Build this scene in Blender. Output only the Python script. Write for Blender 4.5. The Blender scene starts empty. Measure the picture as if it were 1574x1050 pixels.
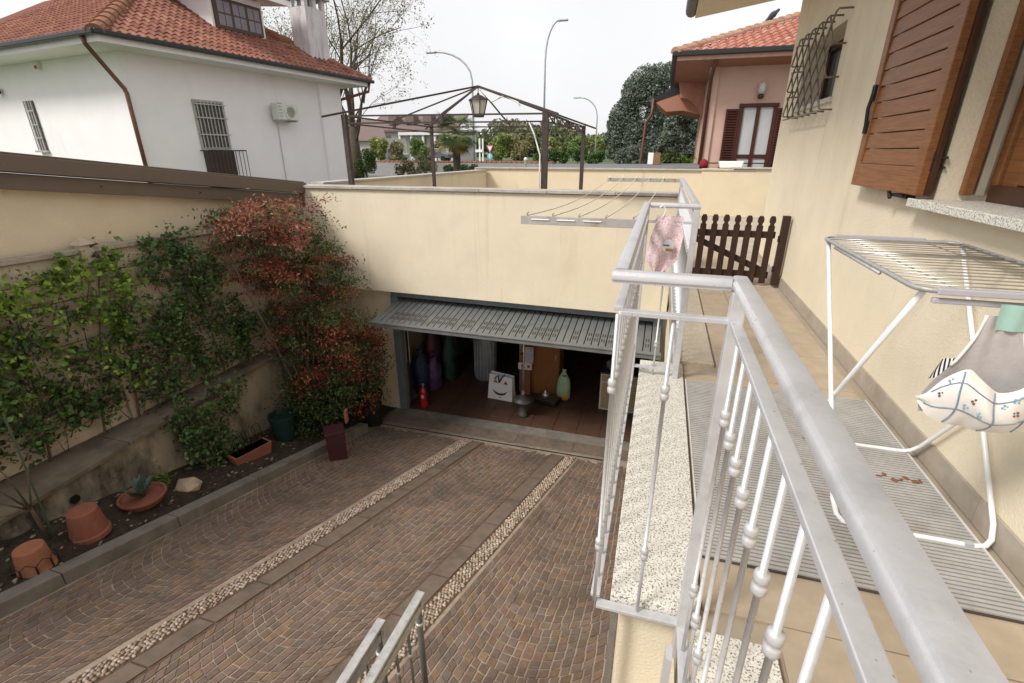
import bpy, math, random
import numpy as np
from mathutils import Vector, Matrix
random.seed(7); rng = np.random.default_rng(7)
S = bpy.context.scene
C = S.collection

# ------------------------------------------------------------------ camera, sky, sun, exposure
EYE = 1.5
PITCH = math.radians(21.27); YAW = math.radians(16.47); FPX = 750.0
cam = bpy.data.cameras.new('camera'); cam_o = bpy.data.objects.new('camera', cam); C.objects.link(cam_o)
cam_o.location = (0, 0, EYE); cam_o.rotation_euler = (math.pi/2 - PITCH, 0, YAW)
cam.sensor_width = 36; cam.lens = FPX/1574*36; cam.clip_start = 0.03; cam.clip_end = 5000
S.camera = cam_o
SUN_DIR = Vector((-0.50, -0.50, 0.71)).normalized()          # towards the sun, behind thin cloud
W = bpy.data.worlds.new('World'); S.world = W; W.use_nodes = True
nt = W.node_tree; bg = nt.nodes['Background']
sky = nt.nodes.new('ShaderNodeTexSky'); sky.sky_type = 'NISHITA'; sky.sun_disc = False
sky.sun_elevation = math.asin(SUN_DIR.z); sky.sun_rotation = math.atan2(SUN_DIR.x, SUN_DIR.y)
sky.dust_density = 4.0; sky.air_density = 1.0; sky.ozone_density = 1.0
hs = nt.nodes.new('ShaderNodeHueSaturation'); hs.inputs['Saturation'].default_value = 0.10
cl_n = nt.nodes.new('ShaderNodeTexNoise'); cl_n.inputs['Scale'].default_value = 1.6; cl_n.inputs['Detail'].default_value = 5
cl_m = nt.nodes.new('ShaderNodeMapRange'); cl_m.inputs['From Min'].default_value = 0.3; cl_m.inputs['From Max'].default_value = 0.7; cl_m.inputs['To Min'].default_value = 0.90; cl_m.inputs['To Max'].default_value = 1.10
flat = nt.nodes.new('ShaderNodeMixRGB'); flat.inputs['Fac'].default_value = 0.85
flat.inputs['Color2'].default_value = (6.9, 6.9, 7.0, 1)     # the even overcast layer
mul = nt.nodes.new('ShaderNodeVectorMath'); mul.operation = 'SCALE'
nt.links.new(sky.outputs[0], hs.inputs['Color']); nt.links.new(hs.outputs[0], flat.inputs['Color1'])
tcw = nt.nodes.new('ShaderNodeTexCoord'); nt.links.new(tcw.outputs['Generated'], cl_n.inputs['Vector'])
nt.links.new(cl_n.outputs['Fac'], cl_m.inputs['Value'])
nt.links.new(flat.outputs[0], mul.inputs[0]); nt.links.new(cl_m.outputs[0], mul.inputs['Scale'])
nt.links.new(mul.outputs[0], bg.inputs['Color']); bg.inputs['Strength'].default_value = 0.10
sl = bpy.data.lights.new('sun', 'SUN'); sl.energy = 2.2; sl.angle = math.radians(15); sl.color = (1.0, 0.96, 0.9)
so = bpy.data.objects.new('sun', sl); C.objects.link(so); so.rotation_euler = (-SUN_DIR).to_track_quat('-Z', 'Y').to_euler()
S.view_settings.view_transform = 'Standard'; S.view_settings.look = 'None'
S.view_settings.exposure = 0.58; S.view_settings.gamma = 1.0

# ------------------------------------------------------------------ geometry helpers
def V(*a): return np.array(a, float)
_h = V(-math.sin(YAW), math.cos(YAW), 0); _r = V(math.cos(YAW), math.sin(YAW), 0); _u = V(0, 0, 1)
_f = _h*math.cos(PITCH) - _u*math.sin(PITCH); _cu = _u*math.cos(PITCH) + _h*math.sin(PITCH)
def ray(x, y): return _f + (x-787)/FPX*_r - (y-525)/FPX*_cu
def at(x, y, Y): d = ray(x, y); return V(0, 0, EYE) + d*Y/d[1]         # point of the view at depth Y
def atz(x, y, z): d = ray(x, y); return V(0, 0, EYE) + d*(z-EYE)/d[2]
def hit(x, y, P, n): d = ray(x, y); c = V(0, 0, EYE); return c + d*((P-c)@n)/(d@n)
def dirv(a): a = math.radians(a); return V(math.sin(a), math.cos(a), 0)
def nrm(a): a = math.radians(a); return V(math.cos(a), -math.sin(a), 0)
def unit(v): v = np.array(v, float); return v/np.linalg.norm(v)
OFF = {}
def reg(o, off): OFF[o.name] = off; return o
def props(o, label=None, cat=None, group=None, kind=None):
    if label: o['label'] = label
    if cat: o['category'] = cat
    if group: o['group'] = group
    if kind: o['kind'] = kind
    return o
def thing(name, label, cat, loc=(0, 0, 0), group=None):
    o = bpy.data.objects.new(name, None); C.objects.link(o); o.empty_display_size = 0.1
    o.location = loc; reg(o, V(*loc)); return props(o, label, cat, group)
class MB:
    def __init__(s): s.v = []; s.f = []; s.c = []; s.cur = None
    def add(s, vs, fs):
        b = len(s.v)
        for p in vs: s.v.append((float(p[0]), float(p[1]), float(p[2]))); s.c.append(s.cur)
        for f in fs: s.f.append(tuple(b+i for i in f))
        return s
    def box(s, c, sz, R=None, taper=None):
        c = V(*c); h = V(*sz)/2; vs = []
        for z in (-1, 1):
            k = taper if (taper is not None and z > 0) else 1.0
            for (x, y) in ((-1, -1), (1, -1), (1, 1), (-1, 1)):
                p = V(x*h[0]*k, y*h[1]*k, z*h[2]); vs.append(c + (R @ p if R is not None else p))
        return s.add(vs, [(3, 2, 1, 0), (4, 5, 6, 7), (0, 1, 5, 4), (1, 2, 6, 5), (2, 3, 7, 6), (3, 0, 4, 7)])
    def bar(s, p, q, w, h, up=(0, 0, 1)):
        p = V(*p); q = V(*q); d = q-p; L = np.linalg.norm(d); d = d/L; u = V(*up)
        x = np.cross(d, u)
        if np.linalg.norm(x) < 1e-5: x = np.cross(d, V(1, 0, 0))
        x = unit(x); z = np.cross(x, d)
        return s.box((p+q)/2, (w, L, h), np.stack([x, d, z], 1))
    def tube(s, pts, r, n=8, cap=True):
        pts = [V(*p) for p in pts]; m = len(pts); rr = r if hasattr(r, '__len__') else [r]*m
        T = [unit(pts[min(i+1, m-1)]-pts[max(i-1, 0)]) for i in range(m)]
        a = V(0, 0, 1) if abs(T[0][2]) < .9 else V(1, 0, 0)
        x = unit(np.cross(T[0], a)); vs = []
        for i in range(m):
            x = unit(x - T[i]*(x@T[i])); y = np.cross(T[i], x)
            for k in range(n):
                t = 2*math.pi*k/n; vs.append(pts[i] + rr[i]*(math.cos(t)*x + math.sin(t)*y))
        fs = [(i*n+k, i*n+(k+1) % n, (i+1)*n+(k+1) % n, (i+1)*n+k) for i in range(m-1) for k in range(n)]
        if cap: fs += [tuple(range(n-1, -1, -1)), tuple((m-1)*n+k for k in range(n))]
        return s.add(vs, fs)
    def lathe(s, prof, base=(0, 0, 0), n=16, R=None, squash=(1, 1)):
        b = V(*base); vs = []
        for (r, z) in prof:
            for k in range(n):
                t = 2*math.pi*k/n; p = V(r*math.cos(t)*squash[0], r*math.sin(t)*squash[1], z)
                vs.append(b + (R @ p if R is not None else p))
        m = len(prof)
        fs = [(i*n+k, i*n+(k+1) % n, (i+1)*n+(k+1) % n, (i+1)*n+k) for i in range(m-1) for k in range(n)]
        fs += [tuple(range(n-1, -1, -1)), tuple((m-1)*n+k for k in range(n))]
        return s.add(vs, fs)
    def poly(s, pts): return s.add(pts, [tuple(range(len(pts)))])
    def prism(s, pts, ext):
        pts = [V(*p) for p in pts]; e = V(*ext); n = len(pts)
        return s.add(pts + [p+e for p in pts], [tuple(range(n-1, -1, -1)), tuple(range(n, 2*n))] + [(i, (i+1) % n, n+(i+1) % n, n+i) for i in range(n)])
    def grid(s, fn, nu, nv):
        vs = [fn(i/nu, j/nv) for j in range(nv+1) for i in range(nu+1)]
        return s.add(vs, [(j*(nu+1)+i, j*(nu+1)+i+1, (j+1)*(nu+1)+i+1, (j+1)*(nu+1)+i) for j in range(nv) for i in range(nu)])
    def mesh(s, name, off=None):
        me = bpy.data.meshes.new(name); o = off if off is not None else V(0, 0, 0)
        me.from_pydata([(p[0]-o[0], p[1]-o[1], p[2]-o[2]) for p in s.v], [], s.f)
        if any(c is not None for c in s.c):
            a = me.color_attributes.new('Col', 'FLOAT_COLOR', 'POINT')
            a.data.foreach_set('color', np.array([(*(c if c is not None else (.5, .5, .5)), 1) for c in s.c], dtype=np.float32).ravel())
        return me
    def build(s, name, mat, parent=None, smooth=False, bevel=0, kind=None, fix=True):
        off = OFF.get(parent.name, V(0, 0, 0)) if parent else V(0, 0, 0)
        me = s.mesh(name, off)
        if fix:
            import bmesh
            bm = bmesh.new(); bm.from_mesh(me); bmesh.ops.recalc_face_normals(bm, faces=bm.faces); bm.to_mesh(me); bm.free()
        me.materials.append(mat)
        if smooth: me.shade_smooth()
        if smooth == 'angle': me.set_sharp_from_angle(angle=math.radians(38))
        o = bpy.data.objects.new(name, me); C.objects.link(o)
        if bevel:
            b = o.modifiers.new('bevel', 'BEVEL'); b.width = bevel; b.segments = 2; b.limit_method = 'ANGLE'
        if parent: o.parent = parent
        if kind: o['kind'] = kind
        return reg(o, off)
def inst(me, name, parent, M4):
    """one more object that shares a mesh; M4 is its world matrix"""
    o = bpy.data.objects.new(name, me); C.objects.link(o)
    off = OFF.get(parent.name, V(0, 0, 0)) if parent else V(0, 0, 0)
    m = Matrix(M4); m.translation = m.translation - Vector(off)
    o.parent = parent; o.matrix_local = m
    return reg(o, off)
def T4(p, R=None):
    m = np.eye(4); m[:3, 3] = p
    if R is not None: m[:3, :3] = R
    return m.tolist()
def Rz(a): c, s_ = math.cos(a), math.sin(a); return np.array([[c, -s_, 0], [s_, c, 0], [0, 0, 1.]])

# ------------------------------------------------------------------ materials
MC = {}
def mat(name, col, rough=.75, metal=0., var=.12, scale=5., bump=0., bscale=80., spec=.3, dirt=None, attr=False, transl=0., speck=None, wood=None, ior=None):
    if name in MC: return MC[name]
    m = bpy.data.materials.new(name); m.use_nodes = True; n = m.node_tree.nodes; L = m.node_tree.links
    b = n['Principled BSDF']; b.inputs['Roughness'].default_value = rough; b.inputs['Metallic'].default_value = metal
    b.inputs['Specular IOR Level'].default_value = spec
    tc = n.new('ShaderNodeTexCoord'); co = tc.outputs['Object']
    if attr:
        a = n.new('ShaderNodeAttribute'); a.attribute_name = 'Col'; base = a.outputs['Color']
    else:
        r = n.new('ShaderNodeRGB'); r.outputs[0].default_value = (*col, 1); base = r.outputs[0]
    if wood:
        mp = n.new('ShaderNodeMapping'); mp.inputs['Scale'].default_value = wood; L.new(co, mp.inputs['Vector']); vec = mp.outputs[0]
    else: vec = co
    nz = n.new('ShaderNodeTexNoise'); nz.inputs['Scale'].default_value = scale; nz.inputs['Detail'].default_value = 6; nz.inputs['Roughness'].default_value = .6
    L.new(vec, nz.inputs['Vector'])
    mr = n.new('ShaderNodeMapRange'); mr.inputs['From Min'].default_value = .3; mr.inputs['From Max'].default_value = .7
    mr.inputs['To Min'].default_value = 1-var; mr.inputs['To Max'].default_value = 1+var; L.new(nz.outputs['Fac'], mr.inputs['Value'])
    sc = n.new('ShaderNodeVectorMath'); sc.operation = 'SCALE'; L.new(base, sc.inputs[0]); L.new(mr.outputs[0], sc.inputs['Scale']); out = sc.outputs[0]
    for d in (dirt if isinstance(dirt, list) else [dirt] if dirt else []):
        dc, ds, lo, hi, stretch = d
        mp2 = n.new('ShaderNodeMapping'); mp2.inputs['Scale'].default_value = stretch; L.new(co, mp2.inputs['Vector'])
        dn = n.new('ShaderNodeTexNoise'); dn.inputs['Scale'].default_value = ds; dn.inputs['Detail'].default_value = 8; dn.inputs['Roughness'].default_value = .65
        L.new(mp2.outputs[0], dn.inputs['Vector'])
        rp = n.new('ShaderNodeMapRange'); rp.inputs['From Min'].default_value = lo; rp.inputs['From Max'].default_value = hi; L.new(dn.outputs['Fac'], rp.inputs['Value'])
        mx = n.new('ShaderNodeMixRGB'); L.new(rp.outputs[0], mx.inputs['Fac']); L.new(out, mx.inputs['Color1']); mx.inputs['Color2'].default_value = (*dc, 1); out = mx.outputs[0]
    if speck:                                            # granite: dark and light grains
        for (c2, s2, lo, hi) in speck:
            vn = n.new('ShaderNodeTexNoise'); vn.inputs['Scale'].default_value = s2; vn.inputs['Detail'].default_value = 3; L.new(co, vn.inputs['Vector'])
            rp = n.new('ShaderNodeMapRange'); rp.inputs['From Min'].default_value = lo; rp.inputs['From Max'].default_value = hi; L.new(vn.outputs['Fac'], rp.inputs['Value'])
            mx = n.new('ShaderNodeMixRGB'); L.new(rp.outputs[0], mx.inputs['Fac']); L.new(out, mx.inputs['Color1']); mx.inputs['Color2'].default_value = (*c2, 1); out = mx.outputs[0]
    L.new(out, b.inputs['Base Color'])
    if bump:
        bn = n.new('ShaderNodeTexNoise'); bn.inputs['Scale'].default_value = bscale; bn.inputs['Detail'].default_value = 4; L.new(vec, bn.inputs['Vector'])
        bp = n.new('ShaderNodeBump'); bp.inputs['Strength'].default_value = bump; bp.inputs['Distance'].default_value = .01; L.new(bn.outputs['Fac'], bp.inputs['Height']); L.new(bp.outputs[0], b.inputs['Normal'])
    if transl:
        tr = n.new('ShaderNodeBsdfTranslucent'); L.new(out, tr.inputs['Color']); ms = n.new('ShaderNodeMixShader'); ms.inputs[0].default_value = transl
        L.new(b.outputs[0], ms.inputs[1]); L.new(tr.outputs[0], ms.inputs[2]); L.new(ms.outputs[0], n['Material Output'].inputs['Surface'])
    MC[name] = m; return m
def glass_dark(name, col=(.03, .035, .04)):
    return mat(name, col, rough=.06, spec=.6, var=.1)
CREAM = mat('cream_plaster', (.75, .665, .51), .9, var=.05, scale=2.2, bump=.4, bscale=85, spec=.15, dirt=[((.56, .47, .33), 1.1, .60, .95, (1, 1, .35)), ((.50, .42, .31), 2.6, .60, .90, (2.5, 2.5, .10))])
CREAM2 = mat('cream_plaster_stained', (.70, .60, .43), .9, var=.05, scale=2.0, bump=.35, bscale=150, spec=.15, dirt=((.30, .26, .19), 1.5, .60, .95, (2.2, 2.2, .25)))
OCHRE = mat('ochre_plaster', (.68, .575, .41), .9, var=.06, scale=2.5, bump=.5, bscale=70, spec=.15, dirt=((.50, .41, .28), 1.2, .5, .9, (1, 1, .5)))
WHITEP = mat('white_plaster', (.86, .825, .83), .9, var=.03, scale=1.5, bump=.1, bscale=60, spec=.15, dirt=((.58, .56, .56), .55, .58, .95, (1, 1, .3)))
PINKP = mat('pink_plaster', (.58, .385, .315), .9, var=.05, scale=2, bump=.1, spec=.15)
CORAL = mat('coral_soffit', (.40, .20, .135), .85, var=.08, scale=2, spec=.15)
GRANITE = mat('speckled_granite', (.70, .67, .60), .6, var=.08, scale=12, speck=[((.80, .78, .73), 110, .56, .66), ((.45, .41, .34), 70, .57, .68), ((.19, .18, .165), 135, .545, .615)], bump=.15, bscale=220)
GRANITE_B = mat('beige_granite', (.47, .41, .32), .65, var=.08, scale=10, speck=[((.20, .17, .13), 130, .58, .66), ((.60, .53, .43), 90, .58, .68)], bump=.15, bscale=220)
COPING = mat('grey_coping_stone', (.46, .43, .39), .8, var=.15, scale=6, speck=[((.20, .19, .17), 110, .57, .68)], dirt=((.17, .155, .135), 3.0, .50, .78, (1, 1, 1)), bump=.3)
TILE = mat('beige_floor_tile', (.42, .34, .25), .55, var=.12, scale=7, bump=.05, dirt=((.34, .28, .215), 4, .52, .8, (1, 1, 1)))
SKIRT = mat('grey_beige_skirting', (.40, .345, .28), .55, var=.13, scale=8, dirt=((.30, .255, .21), 5, .5, .8, (1, 1, 1)))
GROUT = mat('grout', (.36, .30, .23), .9, var=.1)
RAIL = mat('silver_painted_iron', (.62, .62, .64), .40, metal=.35, var=.06, scale=14, bump=.06, bscale=120, spec=.5, dirt=((.42, .42, .43), 9, .50, .82, (1, 1, 1)), speck=[((.34, .31, .29), 95, .70, .74)])
RAIL_D = mat('weathered_galvanised_iron', (.42, .42, .41), .5, metal=.35, var=.10, scale=18, spec=.4, dirt=((.28, .26, .24), 14, .52, .75, (1, 1, 1)))
WHITE_TUBE = mat('white_enamel_tube', (.84, .84, .84), .25, var=.02, spec=.5)
STEEL = mat('bare_steel_wire', (.52, .50, .47), .32, metal=.8, var=.08, scale=30)
GREYPL = mat('grey_plastic', (.44, .43, .47), .5, var=.05)
WOOD = mat('brown_varnished_wood', (.24, .098, .034), .45, var=.32, scale=9, wood=(3, .6, 14), bump=.12, bscale=30, spec=.4, dirt=((.30, .155, .07), 5, .60, .9, (1, .3, 4)))
WOOD_D = mat('dark_stained_wood', (.040, .020, .013), .7, var=.35, scale=8, wood=(9, 9, 1), bump=.25, bscale=30, dirt=((.10, .065, .045), 6, .58, .85, (2, 2, .5)))
BROWNFR = mat('dark_brown_frame', (.062, .026, .014), .4, var=.2, scale=9, spec=.4)
BLACKI = mat('black_iron', (.018, .018, .018), .5, var=.2)
BROWNM = mat('brown_painted_metal', (.15, .115, .085), .5, metal=.1, var=.08, scale=3, spec=.35, dirt=((.115, .09, .07), 3, .5, .8, (1, 1, 1)))
GUTTER = mat('dark_gutter', (.022, .022, .022), .4, spec=.4, var=.1)
COPPER = mat('copper_downpipe', (.16, .075, .05), .45, metal=.3, var=.2, scale=12)
GAZ = mat('rusty_dark_iron', (.060, .045, .042), .6, var=.25, scale=20, dirt=((.13, .065, .04), 16, .58, .8, (1, 1, 1)))
GRILLE = mat('grey_painted_grille', (.20, .175, .145), .5, metal=.2, var=.12, scale=30)
DOORM = mat('grey_sheet_steel', (.20, .21, .21), .48, metal=.35, var=.08, scale=5, dirt=((.12, .115, .105), 4, .5, .85, (1, 1, 1)))
DOORFR = mat('blue_grey_steel_frame', (.165, .19, .215), .5, metal=.2, var=.08, scale=8, dirt=((.10, .11, .12), 5, .55, .8, (1, 1, 1)))
DARKSLOT = mat('black_slot', (.01, .01, .01), .9); SLOT = mat('door_vent_shadow', (.055, .055, .053), .9)
STONE = mat('porphyry_setts', (1, 1, 1), .7, var=.16, scale=22, bump=.2, bscale=70, attr=True, spec=.25, dirt=((.085, .072, .060), 1.4, .50, .82, (1, 1, 1)))
MORTAR = mat('sandy_joint', (.33, .26, .20), .95, var=.25, scale=6, bump=.3, dirt=[((.12, .092, .07), 1.4, .50, .80, (1, 1, 1)), ((.06, .07, .035), 5, .60, .75, (1, 1, 1))])
PEBBLE = mat('cream_pebbles', (1, 1, 1), .6, var=.08, scale=30, attr=True)
PEBBED = mat('dark_pebble_bed', (.115, .072, .048), .95, var=.3, scale=14, bump=.4)
SLAB = mat('grey_stone_slab', (.165, .125, .096), .8, var=.16, scale=9, bump=.2, dirt=((.075, .062, .05), 3.5, .5, .8, (1, 1, 1)))
KERB = mat('concrete_kerb', (.19, .172, .145), .85, var=.16, scale=7, bump=.35, bscale=110, dirt=[((.075, .068, .055), 3, .48, .8, (1, 1, 1)), ((.36, .35, .33), 6, .66, .82, (4, 4, .6))])
CONC = mat('mouldy_concrete', (.34, .285, .21), .92, var=.15, scale=4, bump=.4, bscale=60, dirt=[((.045, .042, .034), 1.9, .46, .66, (1.2, 1.2, .55)), ((.42, .37, .29), 2.6, .62, .8, (1, 1, 1))])
LEDGE = mat('brown_stone_ledge', (.17, .135, .10), .9, var=.2, scale=5, bump=.35, dirt=((.07, .058, .045), 3, .48, .75, (1, 1, 1)))
PRECAST = mat('precast_concrete', (.53, .44, .335), .92, var=.12, scale=5, bump=.35, bscale=120, dirt=((.25, .205, .16), 3, .52, .82, (1, 1, .5)))
PRECAP = mat('weathered_precast_cap', (.40, .34, .27), .92, var=.2, scale=9, bump=.4, dirt=((.10, .085, .075), 9, .5, .72, (1, 1, 1)))
SOIL = mat('dark_soil', (.042, .030, .021), 1., var=.45, scale=14, bump=.9, bscale=40)
TERRA = mat('terracotta', (.25, .090, .055), .8, var=.14, scale=8, bump=.1, dirt=((.15, .075, .055), 6, .52, .8, (1, 1, 1)))
TERRA2 = mat('faded_terracotta', (.31, .125, .070), .85, var=.18, scale=9, bump=.15, dirt=((.22, .14, .10), 7, .52, .8, (1, 1, 1)))
PLUM = mat('plum_plastic', (.060, .020, .022), .5, var=.12, scale=6)
BLACKP = mat('black_plastic', (.012, .013, .014), .55, var=.2)
BARK = mat('bark', (.085, .066, .050), .95, var=.3, scale=14, bump=.5)
STEMM = mat('shrub_stem', (.13, .095, .065), .9, var=.3, scale=16)
LEAF = mat('leaves', (1, 1, 1), .5, var=.15, scale=12, attr=True, transl=.25, spec=.35)
NEEDLE = mat('needles', (1, 1, 1), .7, var=.2, scale=5, attr=True, transl=.12, spec=.2)
def tile_mat(name, cols, attr):
    if name in MC: return MC[name]
    m = mat(name, cols[0], .85, var=.15, scale=14, bump=.15, attr=attr, spec=.2, dirt=((.24, .17, .12), 7, .60, .85, (1, 1, 1)))
    if not attr:
        n = m.node_tree.nodes; L = m.node_tree.links
        oi = n.new('ShaderNodeObjectInfo'); cr = n.new('ShaderNodeValToRGB'); L.new(oi.outputs['Random'], cr.inputs['Fac'])
        cr.color_ramp.elements[0].color = (*cols[0], 1); cr.color_ramp.elements[1].color = (*cols[-1], 1)
        for i, c in enumerate(cols[1:-1]): e = cr.color_ramp.elements.new((i+1)/(len(cols)-1)); e.color = (*c, 1)
        tgt = [l.to_socket for l in L if l.from_node.type == 'RGB'][0]
        L.new(cr.outputs[0], tgt)
    return m
def leaf_cloud(name, m, parent, cen, size, cols, flat=0., aspect=.45, kind=None, nbias=None):
    """one mesh of many small folded leaves; cen (N,3), size (N,), cols (N,3)"""
    N = len(cen); a = rng.normal(size=(N, 3))
    if nbias is not None: a = a - nbias*(a@nbias)[:, None]*flat
    a /= np.linalg.norm(a, axis=1)[:, None]
    b = rng.normal(size=(N, 3))
    if nbias is not None: b = b - nbias*(b@nbias)[:, None]*flat
    b -= a*np.sum(a*b, 1)[:, None]; b /= np.linalg.norm(b, axis=1)[:, None] + 1e-9
    nn = np.cross(a, b); size = np.broadcast_to(size, (N,))[:, None]
    off = OFF.get(parent.name, V(0, 0, 0)) if parent else V(0, 0, 0); cen = cen - off
    v = np.stack([cen - a*size*.5, cen + b*size*aspect*.5 + nn*size*.12, cen + a*size*.5, cen - b*size*aspect*.5 + nn*size*.12], 1).reshape(-1, 3)
    me = bpy.data.meshes.new(name); me.vertices.add(4*N); me.vertices.foreach_set('co', v.astype(np.float32).ravel())
    t = np.arange(N)[:, None]*4 + np.array([0, 1, 2, 0, 2, 3]); me.loops.add(6*N); me.loops.foreach_set('vertex_index', t.ravel().astype(np.int32))
    me.polygons.add(2*N); me.polygons.foreach_set('loop_start', np.arange(0, 6*N, 3, dtype=np.int32)); me.polygons.foreach_set('loop_total', np.full(2*N, 3, dtype=np.int32))
    me.update(); at_ = me.color_attributes.new('Col', 'FLOAT_COLOR', 'POINT')
    cc = np.concatenate([np.repeat(cols, 4, 0), np.ones((4*N, 1))], 1); at_.data.foreach_set('color', cc.astype(np.float32).ravel())
    me.materials.append(m); o = bpy.data.objects.new(name, me); C.objects.link(o)
    if parent: o.parent = parent
    if kind: o['kind'] = kind
    return reg(o, off)
def pick(cols, N, var=.25):
    c = np.array(cols)[rng.integers(0, len(cols), N)]; return c*(1 + rng.uniform(-var, var, (N, 1)))
def blob_points(N, blobs):
    """points in the outer shell of several ellipsoids (c, r)"""
    w = np.array([b[1][0]*b[1][1] + b[1][1]*b[1][2] for b in blobs]); w = w/w.sum()
    k = rng.choice(len(blobs), N, p=w); d = rng.normal(size=(N, 3)); d /= np.linalg.norm(d, axis=1)[:, None]
    rad = rng.uniform(.45, 1.05, N)**.5
    c = np.array([b[0] for b in blobs])[k]; r = np.array([b[1] for b in blobs])[k]
    return c + d*r*rad[:, None]

# ------------------------------------------------------------------ the setting: ground, courtyard, ramp
def ramp_z(Y): return -2.88 + .2*(6.45 - Y)
GROUND = mat('asphalt_and_grass', (.10, .10, .095), .95, var=.2, scale=.4, dirt=((.075, .115, .035), .05, .47, .53, (1, 1, 1)))
g = MB(); zg = -.12
for (x0, x1, y0, y1) in ((-3000, 3000, 13.9, 4000), (-3000, -8.2, -60, 13.9), (2.4, 3000, -60, 13.9), (-8.2, 2.4, -60, -8.0)):
    g.poly([(x0, y0, zg), (x1, y0, zg), (x1, y1, zg), (x0, y1, zg)])
props(g.build('ground', GROUND), kind='structure')
props(MB().poly([(-12, -12, -4.2), (8, -12, -4.2), (8, 18, -4.2), (-12, 18, -4.2)]).build('under_light_block', SOIL), kind='structure')  # unseen sheet added under the site to stop sky light leaking from below
COURT = mat('court_paving', (.42, .36, .29), .85, var=.12, scale=3, dirt=((.30, .25, .2), 2, .5, .8, (1, 1, 1)))
g = MB(); g.prism([(-5.6, 7.0, -.25), (2.4, 7.0, -.25), (2.4, 13.5, -.25), (-5.0, 13.5, -.25)], (0, 0, .25)); props(g.build('courtyard_floor', COURT), kind='structure')
g = MB(); g.poly([(-4.75, -8, ramp_z(-8)-.003), (.05, -8, ramp_z(-8)-.003), (.05, 6.46, ramp_z(6.46)-.003), (-4.75, 6.46, ramp_z(6.46)-.003)])
g.poly([(-4.75, -8, ramp_z(-8)-.012), (-4.75, -8, -4), (.05, -8, -4), (.05, -8, ramp_z(-8)-.012)])
ramp = props(g.build('driveway_ramp', MORTAR), kind='structure')
# lanes of setts between the kerb, the two pebble strips and the terrace wall
def lin(p, q): return lambda Y: p[0] + (q[0]-p[0])*(Y-p[1])/(q[1]-p[1])
kerb_x = lin((-4.61, 1.5), (-4.22, 6.3))
sL = lin((-3.40, 1.5), (-2.60, 6.3)); sR = lin((-1.62, 2.0), (-.93, 6.3)); HW = .082
slabL0, slabL1 = (lambda Y: sL(Y)+HW+.012), (lambda Y: sL(Y)+HW+.012+.17)
slabR0, slabR1 = (lambda Y: sR(Y)-HW-.20), (lambda Y: sR(Y)-HW-.012)
SETT = [tuple(1.06*(.6*q+.4*m) for q, m in zip(c_, (.155, .110, .084))) for c_ in [(.165, .103, .076), (.150, .104, .082), (.170, .110, .078), (.138, .108, .090), (.180, .106, .068), (.130, .096, .080), (.152, .112, .088), (.190, .122, .072), (.145, .096, .080)]]
stones = []
def lane(xl, xr, y0, y1, p=.082, sagk=.62):
    Y = y0 - 1.5
    while Y < y1 + .5:
        W_ = xr(Y)-xl(Y); n = max(4, int(round(W_*1.13/.086)))
        ts = np.linspace(-1, 1, n+1); ts[1:-1] += rng.uniform(-.16, .16, n-1)/n
        sag = sagk*W_/2
        def pt(t, v):
            yy = v + sag*t*t; x0, x1 = xl(yy), xr(yy); return (x0+x1)/2 + t*(x1-x0)/2*.995, yy
        for i in range(n):
            ta, tb = ts[i], ts[i+1]; gpt = .0072/W_*2; ga = .0040
            j = rng.uniform(-.005, .005, 4)
            q = [pt(ta+gpt, Y+ga+j[0]), pt(tb-gpt, Y+ga+j[1]), pt(tb-gpt, Y+p-ga+j[2]), pt(ta+gpt, Y+p-ga+j[3])]
            if all(y0 <= b[1] <= y1 for b in q): stones.append(q)
        Y += p
lane(lambda Y: kerb_x(Y)+.02, lambda Y: sL(Y)-HW-.05, -.6, 6.3)
lane(lambda Y: slabL1(Y)+.012, lambda Y: slabR0(Y)-.012, -.6, 6.3)
lane(lambda Y: sR(Y)+HW+.03, lambda Y: .02, -.6, 6.3)
def stone_mb(mb, q):
    dz = rng.uniform(-.003, .004); tl = rng.uniform(-.003, .003, 4)
    mb.cur = tuple(np.array(SETT[rng.integers(len(SETT))])*rng.uniform(.84, 1.17)*1.05)
    c = V(sum(a[0] for a in q)/4, sum(a[1] for a in q)/4)
    top = [(c[0]+(a[0]-c[0])*.95, c[1]+(a[1]-c[1])*.95, ramp_z(a[1])+.0025+dz*.5+tl[k]*.4) for k, a in enumerate(q)]
    mid = [(a[0], a[1], ramp_z(a[1])+.0008+dz*.5) for a in q]; low = [(a[0], a[1], ramp_z(a[1])-.02) for a in q]
    mb.add(top+mid+low, [(0, 1, 2, 3)] + [(4+i, 4+(i+1) % 4, (i+1) % 4, i) for i in range(4)] + [(8+i, 8+(i+1) % 4, 4+(i+1) % 4, 4+i) for i in range(4)])
def seen(q):
    x = sum(a[0] for a in q)/4; y = sum(a[1] for a in q)/4; d = V(x, y, ramp_z(y))-V(0, 0, EYE); z = d@_f
    if z < .1: return 1e9
    u = 787+FPX*(d@_r)/z; w = 525-FPX*(d@_cu)/z
    return np.linalg.norm(d) if (5 < u < 930 and 5 < w < 1045) else 1e6+np.linalg.norm(d)
stones.sort(key=seen)
for q in stones[:300]:
    m_ = MB(); stone_mb(m_, q); m_.build('sett', STONE, ramp)
m_ = MB()
for q in stones[300:]: stone_mb(m_, q)
m_.build('sett_paving', STONE, ramp, kind='stuff')
ICO_V = []; 
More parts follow.
